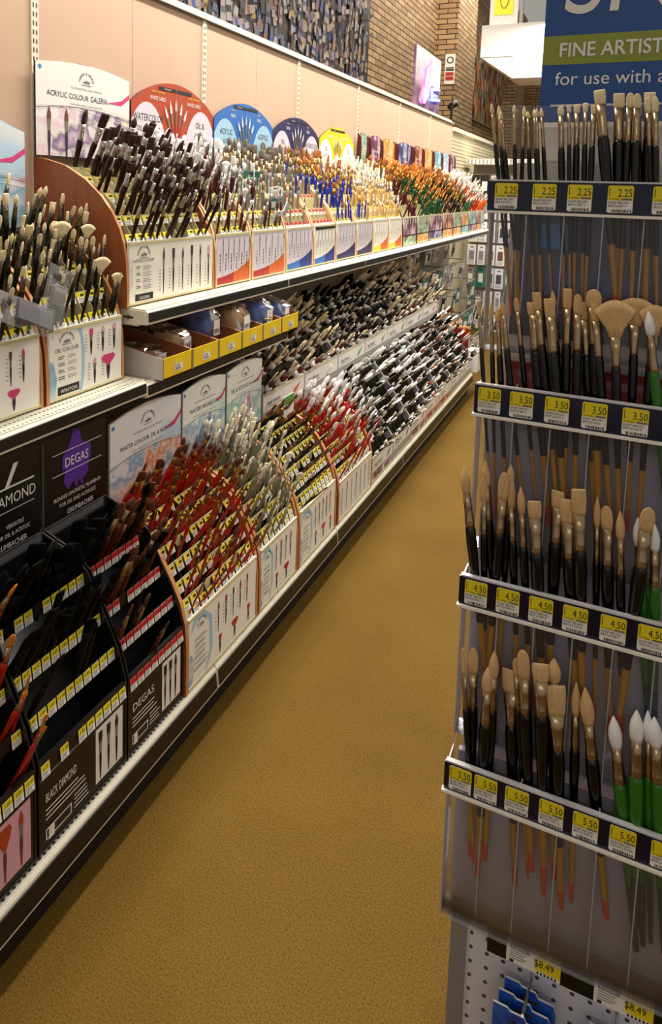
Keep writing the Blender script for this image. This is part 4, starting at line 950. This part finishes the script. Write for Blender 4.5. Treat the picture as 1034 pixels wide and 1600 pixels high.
# ---------------------------------------------------------------- packs on pegs further back
cols_ = [('pack_white', 'pack_grey', 'white and grey'), ('pack_grey', 'paper_white', 'grey'), ('black_card', 'paper_white', 'black'), ('pack_white', 'ink', 'white and black'), ('pack_teal', 'paper_white', 'teal'), ('cream_card', 'brown_ink', 'cream')]
rnd = random.Random(11)
for r in range(5):
    for c_ in range(16):
        y = 5.27 + c_ * .112; z = 1.02 - r * .19; m_, c2, cn = rnd.choice(cols_)
        x = -1.52 + .0 * r + .10 * r
        pack('%s pack under the top shelf, %s peg of row %s' % (cn, ORD[c_], ORD[r]), (x + rnd.uniform(-.03, .05), y, z + rnd.uniform(-.02, .01)), rnd.choice((.06, .08, .10)), rnd.choice((.14, .17, .19)), m_, (rnd.uniform(-.2, .2), .12, rnd.uniform(-.3, .1)), grp='packs hanging under the far top shelf', c2=c2)
for i in range(5):
    b = MB().box(-1.512 + .10 * i, -1.50 + .10 * i, 5.22, 7.05, 1.03 - .19 * i, 1.038 - .19 * i, 'steel')
    for yy_ in (5.3, 6.1, 7.0): b.box(BK, -1.505 + .10 * i, yy_, yy_ + .006, 1.028 - .19 * i, 1.036 - .19 * i, 'steel')
    o = b.build('peg_rail'); tag(o, 'steel rail holding %s row of packs under the far top shelf' % ORD[i], 'rail', 'peg rails')
t = thing('red_board', 'dark red upright board ending the low racks', 'panel', (-1.55, 5.235, .162)); MB().box(0, .56, 0, .02, 0, .33, 'red_panel').build('panel', t); MB().box(0, .565, -.002, .022, .33, .345, 'wood_edge').build('top_edge', t)
t = thing('orange_bin', 'small white bin of orange brushes beside the dark red panel', 'bin', (-1.02, 5.27, .162)); MB().box(0, .1, 0, .14, 0, .16, 'pack_white').build('bin', t)
t = thing('peg_fixture', 'grey peg fixture crossing the far end of the shelving', 'fixture', (-1.55, 7.95, 0))
MB().box(0, 1.15, 0, .04, 0, 1.80, 'pegboard_grey').build('panel', t); MB().box(-.02, 1.2, -.30, .04, 1.80, 1.86, 'white_enamel').build('top_bar', t)
b = MB()
for k in range(30): b.box(-.01 + k * .04, .005 + k * .04, -.304, -.30, 1.805, 1.855, 'grey_frame')
b.build('ribbed_front', t)
for k in range(7): MB().box(0, 1.15, -.012, 0, 1.70 - .25 * k, 1.71 - .25 * k, 'steel').build('cross_bar', t)
for r in range(7):
    for c_ in range(11):
        m_, c2, cn = rnd.choice(cols_)
        pack('%s pack on the far end fixture, %s peg of row %s' % (cn, ORD[c_], ORD[r]), (-1.49 + c_ * .10, 7.87 - rnd.random() * .1, 1.69 - r * .25), rnd.choice((.06, .08, .09)), .22, m_, grp='packs on the far end fixture', c2=c2, fr=1)

# ---------------------------------------------------------------- wall top: mural, neon, camera, signs
t = thing('paint_tube_mural', 'large mural of crowded silver paint tubes on the brick wall', 'mural', (-3.13, 2.6, 2.3))
b = MB(); b.box(0, .02, 0, 6.14, 0, 2.4, 'mural_tubes'); b.build('picture', t)
b = MB()
for k in range(1, 6): b.box(.0195, .0215, k * 1.02, k * 1.02 + .012, 0, 2.4, 'grey_ink')
b.build('panel_seams', t)
rn = random.Random(5)
b = MB(); fr = LW(.021, 0, 0)
for k in range(1500):        # printed tubes: a silver body, a label band and a cap
    u, v = rn.uniform(.05, 6.0), rn.uniform(.05, 2.3); L_, w_ = rn.uniform(.12, .26), rn.uniform(.05, .10); a = rn.choice((1.35, 1.45, 1.6, 1.75, .3)) + rn.uniform(-.1, .1)
    U = fr.u * math.cos(a) + fr.v * math.sin(a); V = fr.v * math.cos(a) - fr.u * math.sin(a); F2 = Frame(fr.p(u, v, k * .00002), U, V)
    b.poly(F2, [(0, -w_ * .5), (L_, -w_ * .35), (L_, w_ * .35), (0, w_ * .5)], 0, rn.choice(('tube_a', 'tube_b', 'tube_c', 'tube_d', 'ink', 'slot_dark', 'grey_frame')))
    b.rect(F2, L_ * .3, L_ * .55, -w_ * .42, w_ * .42, .0001, rn.choice(('brown_ink', 'royal_ink', 'plum_ink', 'tube_c', 'tube_e', 'ink', 'ink', 'tube_b')))
    b.rect(F2, L_, L_ + .02, -w_ * .2, w_ * .2, 0, 'ink')
b.build('printed_tubes', t)
t = thing('pencil_mural', 'far mural of coloured pencil tips on the brick wall', 'mural', (-3.13, 15.1, 3.05))
MB().box(0, .03, 0, 4.1, 0, 1.9, 'mural_pencils').build('picture', t)
b = MB(); fr = LW(.031, 0, 0)
for k in range(260):
    u, v = rn.uniform(.05, 3.9), rn.uniform(0, 1.6); b.poly(fr, [(u, v), (u + .09, v), (u + .1, v + .16), (u + .045, v + .28), (u - .01, v + .16)], k * .00003, rn.choice(('orange_ink', 'ink', 'grey_card', 'brown_ink', 'hog_tan', 'plum_ink', 'olive_band', 'rust_ink')))
b.build('printed_pencils', t)
t = thing('neon_sign', 'glowing pink and blue neon brush sign on the shelving top', 'neon sign', (-1.63, 5.74, 2.19))
MB().box(-.02, 0, 0, .84, 0, .50, 'neon_panel').build('backing', t)
fr = LW(.012, 0, 0); pt = lambda L_: [fr.p(a * .84, q * .5, 0) for a, q in L_]
MB().tube(pt([(.32, .12), (.42, .70), (.62, .86), (.62, .60)]), .010, 'neon_pink').tube(pt([(.32, .12), (.44, .28), (.52, .6)]), .009, 'neon_pink').tube(pt([(.80, .86), (.62, .90), (.62, .52)]), .008, 'neon_pink').build('pink_tube', t)
MB().tube(pt([(.66, .85), (.74, .62), (.70, .50), (.86, .80), (.86, .48)]), .010, 'neon_white').build('white_tube', t)
MB().tube(pt([(.60, .40), (.92, .46)]), .009, 'neon_blue').tube(pt([(.60, .22), (.94, .28)]), .009, 'neon_blue').tube(pt([(.6, .22), (.6, .4)]), .008, 'neon_blue').build('blue_tube', t)
b = MB().text(LW(.013, .52, .135), 'Artist', 0, 0, .085, 0, 'neon_blue', sx=1.0); b.build('lettering', t)
t = thing('security_camera', 'small black camera standing on top of the shelving beyond the neon sign', 'camera', (-1.61, 7.0, 2.187))
MB().box(-.03, .03, -.05, .05, 0, .012, 'camera_black').box(-.008, .008, -.02, .02, .01, .15, 'camera_black').build('stand', t)
MB().loft([(-.04, .02, .02, 0, 'camera_black'), (0, .035, .035, 0, 'camera_black'), (.06, .035, .035, 0, 'camera_black'), (.065, .02, .02, 0, 'camera_black')], 14).build('housing', t, (0, 0, .15), True).rotation_euler = (0, math.radians(60), 0)
t = thing('notice_plate', 'small white and red notice plate on the near brick pillar', 'sign', (-2.97, 12.262, 3.33))
b = MB(); fr = RW(0, 0, 0); b.rect(fr, 0, .17, 0, .50, 0, 'paper_white', .01); b.build('plate', t)
b = MB(); fr = RW(0, -.011, 0); b.rect(fr, .015, .155, .06, .2, 0, 'red_ink'); b.rect(fr, .015, .155, .22, .25, 0, 'ink'); b.rect(fr, .015, .155, .26, .28, 0, 'ink')
b.add([fr.p(  .085 + .06 * math.cos(k * .4), .40 + .06 * math.sin(k * .4)) for k in range(16)], [tuple(range(16))], 'ink'); b.add([fr.p(.085 + .04 * math.cos(k * .4), .40 + .04 * math.sin(k * .4), .001) for k in range(16)], [tuple(range(16))], 'paper_white'); b.text(fr, 'NOTICE', .085, .12, .035, .001, 'paper_white', 'C'); b.build('printed_symbol', t)
t = thing('ceiling_bulkhead', 'white box beam crossing above the far end', 'beam', (-1.75, 9.0, 2.88)); t['kind'] = 'structure'
MB().box(0, 3.2, 0, .7, .27, .65, 'white_matte').build('upper_box', t); MB().box(.40, 3.2, -.05, .6, 0, .26, 'white_matte').build('lower_box', t)
MB().prism(RW(0, .0, 0), [(.02, .26), (.40, .26), (.40, 0.0)], -.6, 0, 'white_matte').build('gusset', t)
t = thing('hanging_board', 'white board with a yellow field above the white beam', 'board', (-1.72, 9.3, 3.54))
MB().box(0, .34, 0, .03, 0, .8, 'white_matte').build('board', t); MB().rect(RW(0, 0, 0), .05, .28, .17, .8, .002, 'yellow_board', .003).build('yellow_field', t)
MB().tube([RW(0, 0, 0).p(.17 + .05 * math.cos(k * .35), .38 + .13 * math.sin(k * .35), .01) for k in range(19)], .005, 'grey_ink').build('ring', t)
MB().box(.36, .40, -.02, .05, 0, 1.2, 'grey_frame').build('post', t)

# ================================================================ RIGHT-HAND BRUSH DISPLAY
XL, XRr = -.19, .38; CW = .0535
RH = 'acrylic brush tiers'
TIERS = [[(-0.181, -0.199, 1.638, 'p', 0.005, 0.017), (-0.176, -0.19, 1.636, 'p', 0.005, 0.017), (-0.166, -0.186, 1.627, 'p', 0.005, 0.014), (-0.157, -0.165, 1.635, 'p', 0.005, 0.014), (-0.149, -0.152, 1.635, 'p', 0.006, 0.017), (-0.136, -0.146, 1.626, 'p', 0.005, 0.011), (-0.125, -0.136, 1.629, 'p', 0.006, 0.014), (-0.123, -0.132, 1.629, 'p', 0.004, 0.014), (-0.114, -0.127, 1.631, 'p', 0.006, 0.014), (-0.09, -0.099, 1.632, 'f', 0.01, 0.015), (-0.079, -0.087, 1.633, 'f', 0.006, 0.012), (-0.071, -0.077, 1.635, 'b', 0.01, 0.013), (-0.059, -0.065, 1.636, 'b', 0.008, 0.014), (-0.05, -0.053, 1.632, 'b', 0.009, 0.013), (-0.028, -0.047, 1.653, 'b', 0.017, 0.021), (-0.013, -0.021, 1.649, 'b', 0.017, 0.021), (-0.003, -0.006, 1.649, 'f', 0.012, 0.022), (0.009, 0.003, 1.647, 'f', 0.012, 0.021), (0.016, 0.005, 1.638, 'f', 0.008, 0.022), (0.026, 0.019, 1.649, 'b', 0.017, 0.017), (0.03, 0.016, 1.642, 'f', 0.009, 0.023), (0.036, 0.026, 1.642, 'f', 0.009, 0.023)],
  [(-0.18, -0.195, 1.335, 'f', 0.007, 0.023), (-0.168, -0.178, 1.332, 'p', 0.007, 0.026), (-0.155, -0.167, 1.327, 'p', 0.009, 0.023), (-0.135, -0.16, 1.335, 'f', 0.01, 0.02), (-0.118, -0.142, 1.343, 'f', 0.009, 0.023), (-0.1, -0.118, 1.339, 'b', 0.017, 0.02), (-0.086, -0.112, 1.355, 'b', 0.014, 0.028), (-0.074, -0.093, 1.348, 'b', 0.017, 0.028), (-0.07, -0.09, 1.359, 'p', 0.009, 0.026), (-0.061, -0.069, 1.364, 'b', 0.014, 0.031), (-0.046, -0.054, 1.358, 'f', 0.013, 0.031), (-0.03, -0.046, 1.345, 'b', 0.017, 0.027), (-0.02, -0.034, 1.366, 'f', 0.023, 0.028), (-0.012, -0.031, 1.346, 'f', 0.014, 0.026), (0.008, -0.005, 1.354, 'n', 0.06, 0.054), (0.028, 0.022, 1.358, 'n', 0.057, 0.04), (0.048, 0.047, 1.351, 'n', 0.043, 0.043), (0.06, 0.039, 1.342, 'w', 0.013, 0.034)],
  [(-0.168, -0.196, 1.081, 'p', 0.015, 0.04), (-0.146, -0.167, 1.093, 'p', 0.013, 0.041), (-0.157, -0.167, 1.067, 'f', 0.012, 0.037), (-0.139, -0.136, 1.084, 'f', 0.016, 0.044), (-0.128, -0.129, 1.093, 'p', 0.012, 0.029), (-0.113, -0.128, 1.076, 'f', 0.013, 0.048), (-0.096, -0.112, 1.066, 'p', 0.012, 0.041), (-0.077, -0.091, 1.05, 'b', 0.021, 0.026), (-0.057, -0.06, 1.067, 'b', 0.021, 0.026), (-0.032, -0.047, 1.059, 'b', 0.023, 0.035), (-0.018, -0.032, 1.08, 'b', 0.022, 0.038), (0.002, -0.007, 1.069, 'p', 0.01, 0.044), (0.018, 0.006, 1.06, 'f', 0.018, 0.035), (0.035, 0.024, 1.059, 'p', 0.012, 0.041), (0.052, 0.059, 1.074, 'f', 0.022, 0.035), (0.063, 0.047, 1.051, 'w', 0.015, 0.041), (0.078, 0.068, 1.049, 'w', 0.014, 0.038)],
  [(-0.157, -0.176, 0.812, 'f', 0.01, 0.044), (-0.154, -0.162, 0.808, 'f', 0.016, 0.042), (-0.127, -0.13, 0.817, 'p', 0.015, 0.041), (-0.135, -0.137, 0.792, 'p', 0.017, 0.039), (-0.094, -0.107, 0.789, 'b', 0.028, 0.035), (-0.079, -0.1, 0.813, 'f', 0.01, 0.026), (-0.07, -0.09, 0.833, 'f', 0.02, 0.044), (-0.049, -0.064, 0.823, 'b', 0.026, 0.026), (-0.034, -0.047, 0.829, 'p', 0.019, 0.035), (-0.049, -0.061, 0.801, 'f', 0.016, 0.041), (-0.027, -0.041, 0.795, 'b', 0.029, 0.044), (-0.007, -0.015, 0.801, 'p', 0.013, 0.05), (0.023, -0.003, 0.8, 'p', 0.019, 0.053), (0.059, 0.036, 0.774, 'w', 0.018, 0.045), (0.075, 0.064, 0.797, 'w', 0.018, 0.044), (0.079, 0.064, 0.781, 'w', 0.018, 0.044), (0.092, 0.078, 0.796, 'w', 0.013, 0.044), (0.104, 0.086, 0.793, 'w', 0.018, 0.041)]]
LBL = [([-.183, -.128, -.079, -.025, .033, .09, .145, .20, .255, .31], '2.25', ['RND 2', 'RND 3', 'BRT 2', 'BRT 4', 'FILB 2', 'FLAT 2']), ([-.184, -.137, -.087, -.036, .017, .075, .13, .185, .24, .295], '3.50', ['RND 4', 'BRT 6', 'FLAT 6', 'FILB 6', 'FAN 6', 'RND 6']),
       ([-.181, -.134, -.087, -.04, .010, .058, .11, .165, .22, .275], '4.50', ['RND 10', 'RND 8', 'BRT 8', 'FLAT 8', 'FILB 8', 'LR RND']), ([-.182, -.144, -.099, -.051, -.005, .043, .095, .15, .205, .26], '5.50', ['RND 12', 'BRT 10', 'ANG BR 10', 'FLAT 10', 'FILB 10', 'LR RND'])]
stand = thing('brush_display', 'clear acrylic four-tier brush display on a grey stand, right side of aisle', 'display', (0, 1.20, 0))
MB().box(XL + .02, XRr, 0, .012, 1.14, 1.55, 'white_matte').box(XL + .012, XRr, -.075, -.065, .86, 1.16, 'lavender_board').box(XL + .012, XRr, -.110, -.100, .60, .88, 'lavender_board').box(XL + .012, XRr, -.145, -.135, .335, .62, 'lavender_board').build('back_board', stand, label='pale stepped back boards')
MB().box(XL + .018, XL + .044, -.155, .012, 0, .368, 'grey_frame').box(XL + .044, XL + .048, -.152, -.13, 0, .335, 'white_matte').build('side_post', stand, label='grey side post')
MB().box(XL + .044, XRr, -.150, -.144, 0, .335, 'pegboard_white').build('pegboard', stand, label='white pegboard with round holes')
MB().box(XL + .018, XRr, -.188, -.13, .365, .370, 'acrylic_dusty').build('ledge', stand)
pr_ = MB().box(XL + .078, XRr, -.176, -.172, .328, .364, 'black_card').build('price_rail', stand)
for k, x_ in enumerate((-.083, .041, .165)):
    b = MB(); fr = RW(x_, -.1762, .329); b.rect(fr, 0, .078, 0, .034, 0, 'tag_white', .0006); b.rect(fr, .042, .078, .006, .033, .0008, 'tag_yellow')
    b.rect(fr, .005, .034, .024, .032, .001, 'ink'); b.text(fr, 'N 60779', .007, .0258, .0058, .0014, 'tag_white'); b.text(fr, '$8.49', .040, .013, .017, .0012, 'ink', sx=.75)
    for j in range(4): b.rect(fr, .005, .030 - .004 * (j % 2), .020 - .004 * j, .0212 - .004 * j, .001, 'grey_ink')
    b.rect(fr, .005, .011, .001, .006, .001, 'ink')
    for j in range(6): b.rect(fr, .045 + j * .005, .0475 + j * .005, .001, .005, .001, 'ink')
    b.build('price_label', pr_, label='white and yellow label reading $8.49')
for k, (Y, zt, brushes, (lx, price, names)) in enumerate(zip((1.12, 1.085, 1.05, 1.015), (1.520, 1.209, .916, .632), TIERS, LBL)):
    D = .034; zb = zt - .262
    tier = thing('acrylic_tier', 'clear acrylic brush tier, %s of the four, navy strip of %s labels' % (('top', 'second', 'third', 'lowest')[k], price), 'display tier', (0, Y, zb), RH); H_ = zt - zb
    x0, x1 = XL + (.004 if k else .0), XRr
    MB().box(x0, x1, -.0012, .0008, 0, H_ - .0, 'acrylic').build('front_sheet', tier)
    MB().box(x0, x1, D - .002, D, 0, H_ + (.115 if k == 0 else .02), 'acrylic').build('rear_sheet', tier)
    if k == 0: MB().box(x0 + .075, x1, D - .0022, D + .0002, H_ + .113, H_ + .116, 'acrylic_edge').build('top_edge', tier)
    MB().box(x0, x1, 0, D, -.003, 0, 'acrylic_dusty').build('floor', tier)
    MB().box(x0, x0 + .002, 0, D, 0, H_, 'acrylic_edge').build('end_wall', tier)
    for j in range(1, 11): MB().box(x0 + j * CW, x0 + j * CW + .0018, 0.001, D - .002, 0, H_ - .002, 'acrylic_edge').build('divider', tier)
    MB().box(x0 - .002, x1, -.006, .002, H_ - .001, H_ + .0015, 'acrylic_edge').build('rim', tier)
    hs = .046
    st_ = MB().box(x0 - .004, x1, -.0055, -.0025, H_ - hs, H_ - .001, 'navy_strip').build('price_strip', tier, label='navy price strip')
    MB().box(x0 - .006, x1, -.010, -.0012, H_ - hs - .004, H_ - hs, 'cream_card').build('lower_lip', st_)
    for j, x_ in enumerate(lx):
        b = MB(); lw, lh = .0335, .039; fr = RW(x_, -.0057, H_ - hs + .003)
        ph = [(0, .002), (.002, 0), (lw - .002, 0), (lw, .002), (lw, lh - .002), (lw - .002, lh), (.002, lh), (0, lh - .002)]
        b.prism(fr, ph, 0, .0006, 'tag_white'); b.prism(fr, [(0, lh * .45), (lw, lh * .45), (lw, lh - .002), (lw - .002, lh), (.002, lh), (0, lh - .002)], .0006, .0008, 'tag_yellow')
        b.text(fr, price, lw * .95, lh * .60, .0155, .0011, 'ink', 'R', sx=.72); b.rect(fr, .002, .003, lh * .6, lh * .92, .001, 'ink')
        b.rect(fr, lw * .55, lw * .95, lh * .47, lh * .54, .0010, 'grey_ink'); b.text(fr, 'W 970066', .002, lh * .475, .0035, .0011, 'ink', sx=.9)
        nm = names[j % len(names)]; w2 = names[j % len(names)].startswith('LR')
        b.text(fr, 'SNAP BRUSH', .0015, lh * .335, .0048, .0011, 'ink', sx=.95); b.text(fr, ('TAKLON ' if w2 else 'BRISTLE ') + nm, .0015, lh * .215, .0048, .0011, 'ink', sx=.78)
        rb_ = random.Random(j * 7 + k)
        u = .006
        while u < lw - .003:
            w3 = rb_.choice((.0005, .0009, .0014)); b.rect(fr, u, u + w3, .0005, .005, .0010, 'ink'); u += w3 + rb_.choice((.0006, .001))
        b.build('price_label', st_, label='yellow and white label reading %s' % price)
    for i, (xb, xt, zz, kd, hw, hl_) in enumerate(brushes):
        base = ST['taklon'] if kd == 'w' else ST['hog_black']; kk = 'p' if kd == 'w' else kd
        L_ = .345 if k else .33
        st1 = sized(base, kk, max(.006, hw * (.92 if kk != 'p' else 1.0)), hl_, L_, n=16, x=str(k))
        if kd not in 'w' and k == 0: st1['hm'] = 'hog'
        st1['fl'] = .045 if k == 0 else (.05 if kd != 'n' else .04)
        yb_ = Y + .010 + .016 * ((i * 5) % 7) / 6
        dx = (xt - xb) / max(.05, zz - zt)
        dx = max(-.16, min(.16, dx)); d = Vector((dx, .01, 1)).normalized()
        butt = Vector((xt, yb_, zz)) - d * L_
        spin = rnd.uniform(-.35, .35) if kd != 'n' else rnd.uniform(-.1, .1)
        shape = {'p': 'pointed', 'f': 'rounded', 'b': 'square', 'n': 'wide fan', 'w': 'white pointed'}[kd]
        side_ = '%s from left' % ORD[i]
        lab = '%s brush with %s %s, %s in the %s tier' % ('green-handled' if kd == 'w' else 'black-handled', shape, 'head' if kd == 'w' else 'cream bristles', side_, ('top', 'second', 'third', 'lowest')[k])
        put_brush(st1, orient(butt, d, (1, 0, 0), spin), lab, 'brushes in the %s tier' % price, True)
# header board behind the top tier
t = thing('header_board', 'blue header board with an olive band lettered FINE ARTIST', 'sign', (-.139, 1.225, 1.615))
MB().box(0, .56, 0, .012, 0, .52, 'header_blue').build('board', t)
b = MB(); fr = RW(0, 0, 0); b.rect(fr, 0, .56, .092, .137, .0005, 'olive_band'); b.build('olive_band', t)
b = MB(); b.text(fr, 'FINE ARTIST', .024, .104, .031, .0012, 'paper_white', sx=.88); b.text(fr, 'BRUSHES', .215, .104, .031, .0012, 'paper_white', sx=.88)
for j, q in enumerate((.0004, -.0004)): b.text(fr, 'FINE ARTIST', .024 + q, .104 + q, .031, .0015 + j * .0003, 'paper_white', sx=.88)
b.text(fr, 'for use with acrylics & oils', .021, .060, .029, .0012, 'paper_white', sx=.98)
b.text(fr, 'SNAP', .022, .170, .15, .0012, 'paper_white', sx=.9, shear=.1); b.build('lettering', t)
t = thing('lower_header', 'pale board below the blue header, behind the smallest brushes', 'board', (-.139, 1.222, 1.50)); MB().box(0, .56, 0, .010, 0, .108, 'white_matte').build('board', t)
MB().rect(RW(.0, -.0006, .0), 0, .56, .108, .116, 0, 'cream_card', .0005).build('cream_edge', t)
b = MB(); b.rect(RW(.012, -.0008, .005), 0, .035, 0, .05, 0, 'grey_card', .0004); b.text(RW(.012, -.0016, .005), '97066', .004, .038, .008, 0, 'ink'); b.text(RW(.012, -.0016, .005), '0 rd', .008, .008, .008, 0, 'ink')
for j in range(9): b.rect(RW(.012, -.0016, .005), .004 + j * .003, .0055 + j * .003, .019, .030, 0, 'ink')
b.build('stock_label', t)
t = thing('backing_card', 'blue and dark printed card behind the upper tiers', 'card', (XL + .03, 1.192, 1.18))
MB().box(0, .53, 0, .005, .09, .32, 'navy_strip').rect(RW(0, 0, 0), .04, .083, .235, .275, .001, 'header_blue_light').rect(RW(0, 0, 0), .05, .18, .16, .20, .001, 'header_blue').rect(RW(0, 0, 0), 0, .53, .0, .045, -.004, 'red_panel', .004).build('printed_card', t)
# blue packs on the pegboard
for i, (x_, z_, dz) in enumerate([(-.045, .300, 0), (.075, .290, 1)]):
    for j in range(3):
        t = thing('carded_pack', 'blue hang-tab card on the pegboard hook, %s of the %s bunch' % (('rear', 'middle', 'front')[j], ('left', 'right')[i]), 'package', (x_ - .006 * j, 1.022 - .016 * j, z_ - .006 * j), 'blue packs on the pegboard')
        fr = RW(0, 0, 0); MB().prism(fr, [(-.035, -.30), (.035, -.30), (.038, -.02), (.034, -.008), (.012, -.008), (.008, 0), (-.012, 0), (-.016, .004), (-.037, .004)], 0, .003, 'pack_blue', 'paper_white').build('card', t)
        b = MB(); b.rect(fr, -.012, .012, -.020, -.014, .0034, 'slot_dark'); b.text(fr, 'SNAP', -.03, -.065, .022, .0034, 'paper_white'); b.rect(fr, -.025, .02, -.26, -.09, .0034, 'header_blue_light'); b.build('printing', t)
    o = MB().tube([(x_, 1.052, z_ + .012), (x_, 1.038, z_ + .002), (x_ - .006, .985, z_ - .004), (x_ - .006, .975, z_ + .006)], .0022, 'steel').build('peg_hook'); tag(o, 'steel peg hook holding the %s bunch of blue cards' % ('left', 'right')[i], 'hook')
